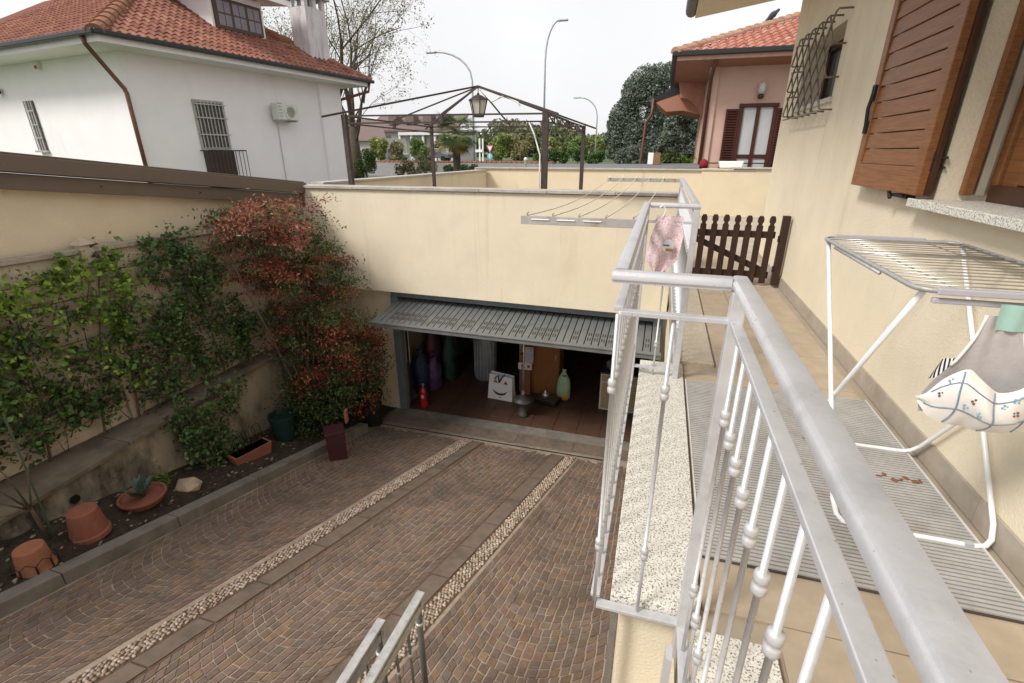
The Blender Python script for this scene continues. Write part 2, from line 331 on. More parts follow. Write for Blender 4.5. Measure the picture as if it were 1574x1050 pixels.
def ico():
    p = (1+5**.5)/2; v = [(-1, p, 0), (1, p, 0), (-1, -p, 0), (1, -p, 0), (0, -1, p), (0, 1, p), (0, -1, -p), (0, 1, -p), (p, 0, -1), (p, 0, 1), (-p, 0, -1), (-p, 0, 1)]
    f = [(0, 11, 5), (0, 5, 1), (0, 1, 7), (0, 7, 10), (0, 10, 11), (1, 5, 9), (5, 11, 4), (11, 10, 2), (10, 7, 6), (7, 1, 8), (3, 9, 4), (3, 4, 2), (3, 2, 6), (3, 6, 8), (3, 8, 9), (4, 9, 5), (2, 4, 11), (6, 2, 10), (8, 6, 7), (9, 8, 1)]
    return np.array(v)/math.hypot(1, p), f
IV, IF = ico()
for s_ in (sL, sR):
    bed = MB(); bed.poly([(s_(-.6)-HW, -.6, ramp_z(-.6)+.0015), (s_(-.6)+HW, -.6, ramp_z(-.6)+.0015), (s_(6.32)+HW, 6.32, ramp_z(6.32)+.0015), (s_(6.32)-HW, 6.32, ramp_z(6.32)+.0015)])
    strip = bed.build('pebble_strip', PEBBED, ramp)
    pb = MB(); Y = -.55; row = 0
    while Y < 6.3:
        for k in range(5):
            x = s_(Y) - HW + (k+.5+(.5 if row % 2 else 0))*(2*HW/5.3) + rng.uniform(-.006, .006); y = Y + rng.uniform(-.007, .007)
            if x > s_(Y)+HW-.01: continue
            r = rng.uniform(.014, .0205); a = rng.uniform(0, 3.14)
            pb.cur = tuple(np.array([(.56, .43, .32), (.62, .50, .40), (.50, .36, .26), (.64, .55, .46), (.42, .31, .23)][rng.integers(5)])*rng.uniform(.52, .82))
            P_ = (IV*V(r*1.25, r*.85, r*.6)) @ Rz(a).T + V(x, y, ramp_z(y)+.004); pb.add(P_, IF)
        Y += .0305; row += 1
    pb.build('pebbles', PEBBLE, strip, smooth=True, kind='stuff', fix=False)
for (x0f, x1f) in ((slabL0, slabL1), (slabR0, slabR1)):
    bd_ = MB(); bd_.poly([(x0f(-.5)-.022, -.5, ramp_z(-.5)+.0012), (x1f(-.5)+.022, -.5, ramp_z(-.5)+.0012), (x1f(6.3)+.022, 6.3, ramp_z(6.3)+.0012), (x0f(6.3)-.022, 6.3, ramp_z(6.3)+.0012)]); bd_.build('slab_bed', PEBBED, ramp)
    Y = -.5
    while Y < 6.2:
        L_ = min(rng.uniform(.38, .8), 6.28-Y); a, b = Y+.008, Y+L_-.008; dz = rng.uniform(-.004, .003)
        m_ = MB(); j = rng.uniform(-.012, .012, 4)
        m_.prism([(x0f(a)+abs(j[0]), a, ramp_z(a)-.02), (x1f(a)-abs(j[1]), a, ramp_z(a)-.02), (x1f(b)-abs(j[2]), b, ramp_z(b)-.02), (x0f(b)+abs(j[3]), b, ramp_z(b)-.02)], (0, 0, .028+dz))
        m_.build('border_slab', SLAB, ramp); Y += L_
cv = V(-.78, 4.45)
for (a, b) in (((-.22, -.2), (.22, -.2)), ((-.22, .2), (.22, .2)), ((-.22, -.2), (-.22, .2)), ((.22, -.2), (.22, .2)), ((0, -.2), (0, .2))):
    p = (cv[0]+a[0]+.09*a[1], cv[1]+a[1]); q = (cv[0]+b[0]+.09*b[1], cv[1]+b[1]); MB().bar((*p, ramp_z(p[1])+.006), (*q, ramp_z(q[1])+.006), .010, .006).build('cover_frame', SLAB, ramp)
# threshold in front of the garage
thr = props(MB().prism([(-4.75, 6.40, -3.1), (.05, 6.40, -3.1), (.05, 7.05, -3.1), (-4.75, 7.05, -3.1)], (0, 0, .205)).build('garage_threshold', KERB), kind='structure')
for i in range(5):
    MB().box((-4.2+.93*i, 6.64, -2.886), (.925, .26, .02)).build('threshold_slab', SLAB, thr)
MB().box((-2.35, 6.37, -2.872), (4.2, .05, .012)).build('drain_channel', BLACKI, thr)
# garage interior
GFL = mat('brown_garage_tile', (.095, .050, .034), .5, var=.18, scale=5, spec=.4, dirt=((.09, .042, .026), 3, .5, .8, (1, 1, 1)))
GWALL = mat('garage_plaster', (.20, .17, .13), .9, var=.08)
gf = props(MB().box((-2.05, 9.5, -2.99), (4.7, 4.95, .1)).build('garage_floor', GROUT), kind='structure')
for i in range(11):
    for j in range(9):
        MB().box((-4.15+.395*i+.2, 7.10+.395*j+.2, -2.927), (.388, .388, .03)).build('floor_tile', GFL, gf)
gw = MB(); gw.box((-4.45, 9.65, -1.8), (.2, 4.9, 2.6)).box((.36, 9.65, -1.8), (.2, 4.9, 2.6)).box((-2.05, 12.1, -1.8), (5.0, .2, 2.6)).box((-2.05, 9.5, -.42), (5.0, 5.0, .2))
props(gw.build('garage_room', GWALL), kind='structure')

# ------------------------------------------------------------------ terrace: floor tiles, granite edge, walls
ter = props(MB().box((.85, 3.4, -.10), (1.28, 11.4, .17)).build('terrace_floor', GROUT), kind='structure')
TW = .292
for j in range(-6, 31):
    for i in range(4):
        x0 = .503+TW*i if i else .285; x1 = .503+TW*(i+1) if i else .503+TW
        if i == 3: x1 = 1.445
        y0 = -.45+TW*j+.1
        if x1-x0 < .1 or y0 < -2: continue
        lo = .52 if y0 > 3.4 or y0 < 1.2 else .285
        x0 = max(x0, lo)
        MB().box(((x0+x1)/2, y0+TW/2, -.008+rng.uniform(-.0006, .0006)), (x1-x0-.005, TW-.005, .016)).build('floor_tile', TILE, ter, bevel=.0015)
tw = MB(); tw.box((.14, 2.475, -1.6), (.26, 2.15, 3.06)).box((.36, -2.5, -1.6), (.22, 7.76, 3.06)).box((.37, 5.2, -1.6), (.24, 3.28, 3.06))
twall = thing('terrace_retaining_wall', 'cream retaining wall under the terrace edge beside the driveway', 'wall', (.2, 2, -2.9))
tw.build('wall', CREAM, twall)
def granite(x0, x1, y0, y1, m_=GRANITE, z=.012):
    MB().box(((x0+x1)/2, (y0+y1)/2, z-.02), (x1-x0, y1-y0, .04)).build('granite_slab', m_, twall, bevel=.003)
granite(-.03, .275, 1.358, 2.47); granite(-.03, .275, 2.474, 3.58)
granite(.245, .50, .10, 1.30); granite(.235, .50, -1.5, .096)
for k in range(3): granite(.235, .505, 3.64+1.07*k, 4.706+1.07*k, GRANITE_B)
MB().bar((-.012, 1.337, -.03), (-.012, 1.337, -2.5), .022, .012, up=(0, 1, 0)).build('corner_trim', KERB, twall)

# ------------------------------------------------------------------ our house on the right
XW = 1.45
house = thing('cream_house', 'cream plastered house along the right with shuttered window and barred window', 'house', (XW, 4, 0))
def wall_with_holes(mb, X0, X1, y0, y1, z0, z1, holes):
    ys = sorted({y0, y1, *[h[0] for h in holes], *[h[1] for h in holes]}); zs = sorted({z0, z1, *[h[2] for h in holes], *[h[3] for h in holes]})
    for a, b in zip(ys, ys[1:]):
        for c, d in zip(zs, zs[1:]):
            if any(h[0] <= (a+b)/2 <= h[1] and h[2] <= (c+d)/2 <= h[3] for h in holes): continue
            mb.box(((X0+X1)/2, (a+b)/2, (c+d)/2), (X1-X0, b-a, d-c))
wm = MB(); wall_with_holes(wm, XW, XW+.36, -4, 8.05, -.2, 3.6, [(1.9, 3.36, 1.22, 2.75), (5.82, 7.25, 1.98, 2.62)])
wm.box((4.2, 8.0, 1.7), (4.9, .1, 3.8)); wm.build('wall', CREAM, house)
j = 0; y = -.6
while y < 8.0:
    MB().box((XW-.006, y+.2, .055), (.012, .396, .125)).build('skirting_tile', SKIRT, house, bevel=.002); y += .4
# big window: sill, reveal frame, sash, open shutter
win = MB().box((1.69, 2.58, 1.295), (.09, 1.40, .085)).build('window', BROWNFR, house)
MB().box((1.555, 2.63, 1.229), (.40, 1.62, .045)).build('sill', GRANITE, win, bevel=.004)
fr = MB()
for (yy, w_, xx, dep) in ((3.337, .040, 1.575, .05), (3.325, .06, 1.70, .05), (3.20, .12, 1.71, .06), (2.0, .09, 1.71, .06)): fr.box((xx, yy, 2.03), (dep, w_, 1.5))
fr.box((1.708, 2.57, 1.42), (.06, 1.14, .16)).box((1.70, 2.57, 1.525), (.06, 1.14, .03)); fr.build('frame', WOOD, win, bevel=.006)
MB().box((1.635, 3.342, 2.03), (.035, .03, 1.5)).build('frame_seal', mat('pale_seal', (.45, .40, .32), .8), win)
MB().box((1.73, 2.6, 2.1), (.012, 1.12, 1.25)).build('glass_pane', glass_dark('window_glass', (.05, .055, .06)), win)
MB().box((1.82, 2.6, 2.05), (.01, 1.2, 1.3)).build('lace_curtain', mat('curtain', (.7, .7, .7), .9), win)
sh = MB(); Xs = 1.375
for (yy, w_) in ((3.415, .10), (4.375, .085)): sh.box((Xs, yy, 2.06), (.045, w_, 1.58))
sh.box((Xs, 3.895, 1.345), (.045, .875, .15)).box((Xs, 3.895, 2.80), (.045, .875, .1))
shutter = sh.build('shutter', WOOD, house, bevel=.005)
MB().box((Xs+.032, 3.42, 2.06), (.02, .18, 1.58)).build('shutter_edge', BROWNFR, shutter)
for k in range(14):
    R = np.array([[math.cos(.07), 0, math.sin(.07)], [0, 1, 0], [-math.sin(.07), 0, math.cos(.07)]])
    MB().box((Xs-.002, 3.895, 1.468+.0985*k), (.016, .87, .0935), R).build('slat', WOOD, shutter, bevel=.003)
hg = MB(); hg.tube([(Xs+.02, 3.375, 1.40), (Xs+.02, 3.375, 1.50)], .012).bar((Xs+.02, 3.375, 1.47), (1.455, 3.352, 1.47), .05, .012).bar((Xs+.02, 3.375, 1.42), (1.455, 3.352, 1.42), .03, .01)
hg.build('hinge', BLACKI, shutter)
bo = MB(); bo.tube([(Xs-.03, 4.36, 1.62), (Xs-.045, 4.36, 1.78), (Xs-.03, 4.36, 1.93)], .012).box((Xs-.03, 4.36, 1.88), (.02, .05, .10)).box((Xs-.03, 4.36, 1.66), (.02, .045, .08)); bo.build('bolt', BLACKI, shutter)
ho = MB(); ho.tube([(Xs, 3.55, 1.255), (1.45, 3.75, 1.235)], .011).tube([(1.37, 3.72, 1.23), (1.37, 3.78, 1.30)], .012).box((1.40, 3.62, 1.25), (.05, .2, .018)); ho.build('shutter_stay', BLACKI, shutter)
# barred window
w2 = MB(); 
for (yy) in (5.86, 6.53, 7.2): w2.box((1.70, yy, 2.3), (.05, .08, .64))
w2.box((1.70, 6.53, 2.02), (.05, 1.4, .07)).box((1.70, 6.53, 2.59), (.05, 1.4, .07)); win2 = w2.build('window', BROWNFR, house)
MB().box((1.72, 6.53, 2.3), (.01, 1.36, .56)).build('glass_pane', glass_dark('dim_glass', (.10, .11, .12)), win2)
MB().box((1.60, 6.53, 1.962), (.36, 1.52, .045)).build('sill', GRANITE, win2, bevel=.004)
gr = None; XG = 1.333; ya, yb, za, zb = 5.72, 7.30, 1.87, 2.685; pit = .268
grille = MB().bar((XG+.006, ya, za-.01), (XG+.006, yb, za-.01), .014, .014).build('window_grille', GRILLE, house)
def clip(y0, sgn):
    pts = []
    slope = (zb-za)/(pit*3)
    for z in (za, zb):
        yy = y0 + sgn*(z-za)/slope
        if ya-1e-6 <= yy <= yb+1e-6: pts.append((yy, z))
    for yy in (ya, yb):
        z = za + sgn*(yy-y0)*slope
        if za < z < zb: pts.append((yy, z))
    return sorted(set((round(a, 3), round(b, 3)) for a, b in pts), key=lambda t: t[1])
for sgn in (1, -1):
    k = -4
    while k < 12:
        p = clip(ya + k*pit + (.0 if sgn > 0 else 0), sgn)
        if len(p) >= 2 and abs(p[0][1]-p[-1][1]) > .1:
            (y1_, z1_), (y2_, z2_) = p[0], p[-1]; xo = XG + (.008 if sgn > 0 else -.008)
            MB().tube([(XW+.01, y1_, z1_), (xo+.015, y1_, z1_), (xo, y1_+(y2_-y1_)*.02, z1_+(z2_-z1_)*.02), (xo, y2_-(y2_-y1_)*.02, z2_-(z2_-z1_)*.02), (xo+.015, y2_, z2_), (XW+.01, y2_, z2_)], .0085, 6).build('bar', GRILLE, grille, smooth=True)
        k += 1
# own eaves above
ev = MB(); ev.prism([(.20, -3, 3.36), (XW+.05, -3, 3.55), (XW+.05, -3, 3.75), (.20, -3, 3.52)], (0, 12.0, 0)); ev.build('eave', mat('cream_soffit', (.66, .56, .42), .9, var=.05), house)
MB().tube([(.14, -3, 3.46), (.14, 9.02, 3.46)], .085, 12).build('gutter', mat('grey_gutter', (.12, .11, .10), .5), house, smooth=True)
# ------------------------------------------------------------------ terrace railing
railing = thing('terrace_railing', 'silver painted iron railing with beaded balusters along the terrace edge', 'railing', (.2, 1.4, 0))
XI, XO = .217, -.085; YJ1, YJ2, YE = 1.335, 3.32, 6.75; ZT, ZL = 1.20, 1.082
def toprail(mb, p, q):
    d_ = unit(V(q[0]-p[0], q[1]-p[1], 0)); x_ = V(d_[1], -d_[0], 0); sec = [(-.016, -.032), (.016, -.032), (.016, -.024), (.0215, -.022), (.022, -.010), (.0195, -.0065), (.0185, -.0065), (.016, -.001), (.010, 0), (-.010, 0), (-.016, -.001), (-.0185, -.0065), (-.0195, -.0065), (-.022, -.010), (-.0215, -.022), (-.016, -.024)]
    mb.prism([V(*p, ZT)+x_*a+V(0, 0, b) for a, b in sec], (q[0]-p[0], q[1]-p[1], 0))
h_ = .022
runs = [((XI, -1.2), (XI, YJ1+h_)), ((XI-h_-.001, YJ1), (XO-h_, YJ1)), ((XO, YJ1+h_+.001), (XO, YJ2+h_)), ((XO+h_+.001, YJ2), (XI+h_, YJ2)), ((XI, YJ2+h_+.001), (XI, YE))]
for i, (p, q) in enumerate(runs):
    m_ = MB(); toprail(m_, p, q); m_.build('top_rail', RAIL, railing, smooth='angle')
    d = unit(V(q[0]-p[0], q[1]-p[1], 0)); a = V(*p, ZL) + d*(.006 if i in (0, 2, 4) else -.02); b = V(*q, ZL) - d*.03
    MB().bar(a, b, .028, .014).build('middle_rail', RAIL, railing, bevel=.002)
    zb_ = -.02 if i < 3 else .07
    MB().bar((a[0], a[1], zb_), (b[0], b[1], zb_), .034, .014).build('bottom_rail', RAIL, railing, bevel=.002)
for (x, y, z0) in ((XI, YJ1-.01, -.16), (XO, YJ2, -.04), (XI, YJ2, 0.012), (XI, YE-.02, 0.012), (XI, -.4, -.16)):
    MB().box((x, y, (z0+ZT-.035)/2), (.038, .038, ZT-.035-z0)).build('post', RAIL, railing, bevel=.003)
MB().box((XI-.045, YJ1-.14, -.10), (.02, .05, .2)).build('wall_bracket', RAIL, railing)
bm_ = MB(); zb0, zb1 = -.012, ZL-.007
RB = .0060; pr = [(RB, zb0), (RB, .215)]
for zc in (.25, .85):
    pr += [(RB, zc-.024), (.0110, zc-.0225), (.0130, zc-.0165), (.0130, zc-.010), (.0125, zc-.004), (.0085, zc), (.0125, zc+.004), (.0130, zc+.010), (.0130, zc+.0165), (.0110, zc+.0225), (RB, zc+.024)]
pr += [(RB, zb1)]
bm_.lathe(sorted(pr, key=lambda t: t[1]), n=10); bal_me = bm_.mesh('baluster'); bal_me.materials.append(RAIL); bal_me.shade_smooth()
def balusters(p, q, n, skip=0):
    for k in range(n):
        t = (k+1)/(n+1); inst(bal_me, 'baluster', railing, T4((p[0]+(q[0]-p[0])*t, p[1]+(q[1]-p[1])*t, 0)))
balusters((XI, -.4), (XI, YJ1), 15); balusters((XI, YJ1), (XO, YJ1), 1)
inst(bal_me, 'baluster', railing, T4((XO, YJ1, 0)))
balusters((XO, YJ1), (XO, YJ2), 16); balusters((XO, YJ2), (XI, YJ2), 1); balusters((XI, YJ2), (XI, YE), 29)
# ------------------------------------------------------------------ slatted mat, rack, peg bag
MATM = mat('aluminium_slat', (.46, .45, .43), .5, metal=.2, var=.12, scale=9, dirt=((.32, .27, .23), 6, .55, .8, (1, 1, 1)))
MATR = mat('rubber_joint', (.07, .055, .05), .9, var=.3)
RUST = mat('rust', (.22, .10, .045), .9, var=.3, scale=20)
mt = thing('slatted_mat', 'long grey ribbed mat lying on the terrace tiles under the drying rack', 'mat', (.83, 2.5, .004))
MB().box((.835, 2.47, .006), (1.09, 1.66, .006)).build('backing', MATR, mt)
for k in range(76):
    MB().box((.835+rng.uniform(-.002, .002), 1.655+.0218*k, .0125), (1.085, .0140, .008)).build('slat', MATM, mt)
for (x, w_) in ((.29, .006), (1.382, .008)): MB().box((x, 2.47, .0135), (w_, 1.66, .011)).build('edge_strip', mat('pale_edge', (.6, .58, .55), .6), mt)
fl = MB(); P_ = [(1.16, 2.42), (1.19, 2.43), (1.22, 2.41), (1.25, 2.415), (1.28, 2.425), (1.31, 2.42), (1.335, 2.43)]
for k, p in enumerate(P_): fl.box((p[0], p[1]+.01*math.sin(k*2.), .0190), (.026, .010+.007*(k % 3), .004), Rz(k*1.3))
props(fl.build('leaf_scrap', RUST), 'rust coloured dry leaf scrap lying on the ribbed mat', 'leaf')
rk = thing('drying_rack', 'white folding clothes drying rack standing against the cream wall', 'drying rack', (1.13, 2.4, .01))
XA, XB, YA, YB, ZR = .835, 1.415, 1.86, 2.94, 1.08
def rr(z, ins=0., c=.06):
    pts = []
    for (cx, cy, a0) in ((XB-c-ins, YB-c-ins, 0), (XA+c+ins, YB-c-ins, 90), (XA+c+ins, YA+c+ins, 180), (XB-c-ins, YA+c+ins, 270)):
        for k in range(5): t = math.radians(a0+22.5*k); pts.append((cx+c*math.cos(t), cy+c*math.sin(t), z))
    return pts + [pts[0]]
MB().tube(rr(ZR), .0095, 8).build('frame', RAIL_D, rk, smooth=True)
for (p_, q_, w_, h2) in (((XA+.05, YA-.002, ZR), (XB-.05, YA-.002, ZR), .026, .022), ((XA+.05, YA+.012, ZR-.035), (XB-.05, YA+.012, ZR-.035), .018, .018), ((XA+.05, YB, ZR+.004), (XA+.45, YB, ZR+.004), .016, .028)): MB().bar(p_, q_, w_, h2).build('plastic_grip', GREYPL, rk, bevel=.004)
for k in range(17):
    yy = YA+.07+(YB-YA-.13)*k/16
    if abs(k-10) < 1: MB().tube([(XA, yy, ZR), (XB-.02, yy, ZR)], .0085, 8).build('cross_tube', STEEL, rk, smooth=True)
    else: MB().tube([(XA, yy, ZR+.004), (XB, yy, ZR+.004)], .0024, 6).build('wire', STEEL, rk, smooth=True)
for k in range(2):
    xx = XA+.13+.32*k; MB().tube([(xx, YA+.03, ZR-.004), (xx, YB-.03, ZR-.004)], .0022, 6).build('wire', STEEL, rk, smooth=True)
MB().tube([(XA-.006, YA+.3, ZR-.014), (XA-.006, YA+.85, ZR-.014)], .007, 8).build('side_bar', RAIL_D, rk, smooth=True)
def uleg(y_top, y_ft, x0, x1):
    c = .06; pts = [(x0, y_top, ZR-.01)]
    def P(t, x): return (x, y_top+(y_ft-y_top)*t, ZR-.01+(.018-ZR+.01)*t)
    pts += [P(.5, x0), P(.93, x0), P(.975, x0+.012), P(.995, x0+.035), P(1., x0+.07), P(1., (x0+x1)/2), P(1., x1-.07), P(.995, x1-.035), P(.975, x1-.012), P(.93, x1), P(.5, x1), (x1, y_top, ZR-.01)]
    MB().tube(pts, .0105, 8).build('leg', WHITE_TUBE, rk, smooth=True)
uleg(2.90, 2.0, .85, 1.425); uleg(1.90, 2.70, .868, 1.405)
MB().box((1.33, 2.0, .018), (.03, .026, .026)).build('foot_cap', GREYPL, rk)
# cloth peg bag
BAGM = mat('printed_cotton', (.78, .75, .72), .9, var=.05, scale=9, bump=.2, bscale=26)
BAGC = mat('blue_check_stripe', (.22, .28, .38), .9, var=.25, scale=40)
LIN = mat('grey_lining', (.47, .44, .44), .95, var=.08, scale=20, bump=.15)
TEAL = mat('teal_mesh', (.36, .55, .50), .8, var=.08)
pbag = thing('peg_bag', 'white floral cotton peg bag with blue stripes hanging from the drying rack', 'bag', (1.10, 1.80, .66))
def _ip(x, xs, ys): return float(np.mean(np.interp(x+np.linspace(-.04, .04, 9), xs, ys)))
def bag_pt(u, v, lift=0.):          # front panel: u across, v from the bottom seam to the V-shaped rim
    zb_ = _ip(u, [0, .05, .14, .5, .88, 1], [.705, .665, .643, .628, .64, .68]); zt_ = _ip(u, [0, .05, .12, .22, .36, .5, .64, .78, .9, 1], [.705, .765, .815, .857, .81, .772, .81, .86, .83, .75])
    bul = .085*math.sin(math.pi*min(max(u, .0), 1.))**.55*(math.sin(math.pi*(.12+.66*v))**.8)
    wr = .006*math.sin(13*u+5*v)*math.sin(math.pi*u) + .004*math.sin(31*u+2*v)*math.sin(math.pi*u)
    return V(.917+.365*u + .006*math.sin(7*v), 1.835 - bul - wr - lift, zb_+(zt_-zb_)*v)
mb = MB(); mb.grid(lambda u, v: bag_pt(u, v), 44, 18); body = mb.build('bag', BAGM, pbag, smooth=True, fix=False)
def back_pt(u, v):
    z = .655+.36*v; hw = _ip(v, [0, .15, .35, .55, .8, 1], [.165, .172, .145, .10, .062, .05]); cx_ = 1.10-.018*v
    return V(cx_+(u-.5)*2*hw, 1.842+.012*math.cos((u-.5)*3)*(1-v)+.003*math.sin(19*u+9*v), z)
mb = MB(); mb.grid(back_pt, 16, 16); mb.build('lining', LIN, pbag, smooth=True, fix=False)
for sg_ in (0, 1): MB().tube([back_pt(sg_, t) for t in np.linspace(.5, 1, 10)], .005, 6).build('binding', BAGM, pbag, smooth=True)
mb = MB(); mb.grid(lambda u, v: V(1.052+.10*u+.012*v*(.5-u), 1.836+.004*math.sin(9*u), 1.055-.085*v), 8, 5); mb.build('strap', TEAL, pbag, smooth=True, fix=False)
def stripe(fn, w=.0026, m_=BAGC, nm='stripe'):
    pts = [fn(i/20) for i in range(21)]; MB().tube(pts, w, 5).build(nm, m_, body, smooth=True)
for a in (.20, .46, .72, .92): stripe(lambda s: bag_pt(a+.02*math.sin(3*s), .02+.95*s, .001))
stripe(lambda s: bag_pt(.02+.96*s, .30+.04*math.sin(5*s), .001)); stripe(lambda s: bag_pt(.06+.9*s, .80, .001), .0022)
mat('mauve_print', (.20, .10, .11), .9); mat('blue_print', (.25, .45, .58), .9)
for (a, t, nm, m_) in ((.12, .62, 'printed_flower', 'mauve_print'), (.33, .62, 'printed_flower', 'mauve_print'), (.64, .50, 'printed_flower', 'mauve_print'), (.28, .45, 'printed_leaf', 'blue_print'), (.38, .44, 'printed_leaf', 'blue_print'), (.56, .70, 'printed_leaf', 'blue_print'), (.62, .78, 'printed_leaf', 'blue_print'), (.15, .86, 'printed_leaf', 'blue_print')):
    p = bag_pt(a, t, .002); mm = MB()
    for k in range(4): t_ = k*1.6+a*9; mm.lathe([(.001, -.001), (.004, -.0007), (.004, .0007), (.001, .001)], p+V(.007*math.cos(t_), .001, .007*math.sin(t_)), 6, R=np.array([[1, 0, 0], [0, 0, -1], [0, 1, 0.]]))
    mm.build(nm, MC[m_], body, fix=False)
mb = MB(); mb.grid(lambda u, v: V(.935+.05*u+.02*v, 1.848+.006*math.sin(8*u), .775+.075*v+.02*u), 10, 4)
strp = mat('black_white_stripes', (.7, .7, .68), .9); n_ = strp.node_tree.nodes; L_ = strp.node_tree.links
wv = n_.new('ShaderNodeTexWave'); wv.inputs['Scale'].default_value = 38; wv.inputs['Distortion'].default_value = 0
cr = n_.new('ShaderNodeValToRGB'); cr.color_ramp.interpolation = 'CONSTANT'; cr.color_ramp.elements[0].color = (.02, .02, .02, 1); cr.color_ramp.elements[1].position = .5; cr.color_ramp.elements[1].color = (.75, .74, .72, 1)
tcx = n_.new('ShaderNodeTexCoord'); L_.new(tcx.outputs['Object'], wv.inputs['Vector']); L_.new(wv.outputs['Fac'], cr.inputs['Fac']); L_.new(cr.outputs[0], n_['Principled BSDF'].inputs['Base Color'])
mb.build('striped_cloth', strp, pbag, fix=False)
# ------------------------------------------------------------------ picket gate, clothesline, towel
gate = thing('picket_gate', 'low dark brown wooden picket gate closing the end of the terrace', 'gate', (.85, 6.32, .02))
YG = 6.32
for k in range(8):
    x = .385+.1225*k; w = .034; zt = .815+rng.uniform(-.006, .006)
    prof = [(-w, .035), (w, .035), (w, zt-.115), (w*.62, zt-.10), (w*.62, zt-.085), (w, zt-.065), (w*.95, zt-.03), (w*.55, zt), (-w*.55, zt), (-w*.95, zt-.03), (-w, zt-.065), (-w*.62, zt-.085), (-w*.62, zt-.10), (-w, zt-.115)]
    MB().prism([(x+a, YG-.03, z) for a, z in prof], (0, .02, 0)).build('picket', WOOD_D, gate, bevel=.002)
MB().box((.81, YG+.008, .60), (.98, .03, .075)).build('rail', WOOD_D, gate); MB().box((.81, YG+.008, .13), (.98, .03, .075)).build('rail', WOOD_D, gate)
MB().bar((.36, YG+.009, .565), (1.27, YG+.009, .16), .028, .07, up=(0, 0, 1)).build('brace', WOOD_D, gate)
MB().box((1.385, YG, .42), (.075, .075, .80)).build('post', WOOD_D, gate, bevel=.004)
hh = MB(); hh.tube([(1.335, YG-.035, .18), (1.335, YG-.035, .25)], .012).tube([(1.335, YG-.035, .53), (1.335, YG-.035, .60)], .012); hh.build('hinge', BLACKI, gate)
ROPE = mat('pale_cord', (.72, .68, .60), .9, var=.1)
RUSTY = mat('rust_stained_zinc', (.44, .42, .40), .55, metal=.3, var=.12, scale=14, dirt=((.36, .19, .08), 9, .56, .70, (1, 1, 1)))
cl = thing('clothesline', 'rusty metal clothesline arms with cords stretched outside the railing', 'clothesline', (-.1, 3.3, 1.0))
MB().box((-.495, 3.28, 1.068), (.82, .022, .056)).build('arm', RUSTY, cl, bevel=.002); MB().box((-.25, 6.62, 1.168), (.88, .022, .045)).build('arm', RUSTY, cl, bevel=.002)
for k in range(5):
    xa, xb = -.86+.175*k, -.66+.165*k
    pts = [(xa+(xb-xa)*t, 3.28+3.34*t, 1.10+.09*t-.24*t*(1-t)*(1.15-.12*k)) for t in np.linspace(0, 1, 15)]
    MB().tube(pts, .0042, 5).build('cord', ROPE, cl, smooth=True)
    MB().tube([(xa, 3.28, 1.09), (xa, 3.27, 1.11), (xa+.01, 3.265, 1.12)], .004, 5).build('hook', STEEL, cl); MB().tube([(xb, 6.62, 1.18), (xb, 6.61, 1.205), (xb, 6.60, 1.19)], .006, 5).build('hook', ROPE, cl)
    if k < 3: MB().tube([(xa+.03, 3.266, 1.074), (xa+.15, 3.266, 1.074)], .0045, 5).build('peg_rod', WHITE_TUBE, cl)
SPRK = mat('pink_sprinkled_cotton', (.74, .58, .60), .9, var=.05, speck=[((.70, .24, .28), 95, .60, .64), ((.22, .26, .40), 80, .63, .66), ((.85, .80, .80), 70, .60, .66)], bump=.15, bscale=30)
tt = thing('tea_towel', 'pink sprinkled cloth on a white hanger between the far railings', 'towel', (.05, 3.02, .8))
def tow(u, v):
    w = .062+.028*min(1, v*3) - .062*max(0, v-.78)/.22; sh_ = .02 - .065*v*v
    x = .045 + sh_*.6 + (u-.5)*2*w - (.02 if v < .12 else 0)*(.5-u); return V(x, 3.02+.016*math.sin(9*u+2.5*v)*(.3+v)+.02*v, 1.155 - .345*v + .012*math.cos(6*u)*v)
mb = MB(); mb.grid(tow, 14, 20); towel = mb.build('cloth', SPRK, tt, smooth=True, fix=False)
R_ = np.array([[1, 0, 0], [0, 0, -1], [0, 1, 0.]])
MB().lathe([(.001, -.002), (.040, -.002), (.040, .002), (.001, .002)], V(.065, 3.002, .985), 20, R=R_, squash=(.78, 1.)).build('printed_oval', mat('grey_oval', (.62, .63, .66), .9), towel)
MB().box((.052, 2.998, .99), (.036, .002, .006), R=None).build('printed_bar', mat('navy_print', (.07, .09, .16), .9), towel); MB().box((.072, 2.998, .963), (.042, .002, .016)).build('printed_patch', mat('orange_print', (.42, .20, .09), .9), towel)
MB().tube([(.02, 3.02, 1.15), (.03, 3.02, 1.19), (.012, 3.02, 1.215), (-.005, 3.02, 1.20)], .004, 6).build('hanger_hook', WHITE_TUBE, tt)
# ------------------------------------------------------------------ garage front: parapet, jambs, tilting door
YP = 6.8
par = thing('garage_parapet_wall', 'cream parapet wall above the garage door with grey stone coping', 'wall', (-2.6, 6.9, -.6))
MB().prism([(-5.52, YP, -.615), (.225, YP, -.66), (.225, YP, .955), (-5.52, YP, .965)], (0, .22, 0)).build('wall', CREAM, par, bevel=.008)
cx = -5.56
for k, L_ in enumerate((1.02, 1.0, 1.05, .98, .92, .79)):
    MB().prism([(cx+.003, YP-.04, .968), (cx+L_-.003, YP-.04, .966), (cx+L_-.003, YP-.04, 1.006), (cx+.003, YP-.04, 1.008)], (0, .30, 0)).build('coping_slab', COPING, par, bevel=.004); cx += L_
MB().box((-5.27, 7.12, -2.1), (2.2, .24, 2.98)).build('side_wall', CREAM2, par); MB().box((.24, 7.12, -1.75), (.10, .24, 2.28)).build('side_wall', CREAM, par)
gd = thing('tilting_garage_door', 'grey steel tilting garage door standing open above the garage', 'garage door', (-2.0, 6.95, -2.88))
for x in (-4.10, .13): MB().box((x, 7.0, -1.80), (.13, .13, 2.14)).build('frame_post', DOORFR, gd, bevel=.004)
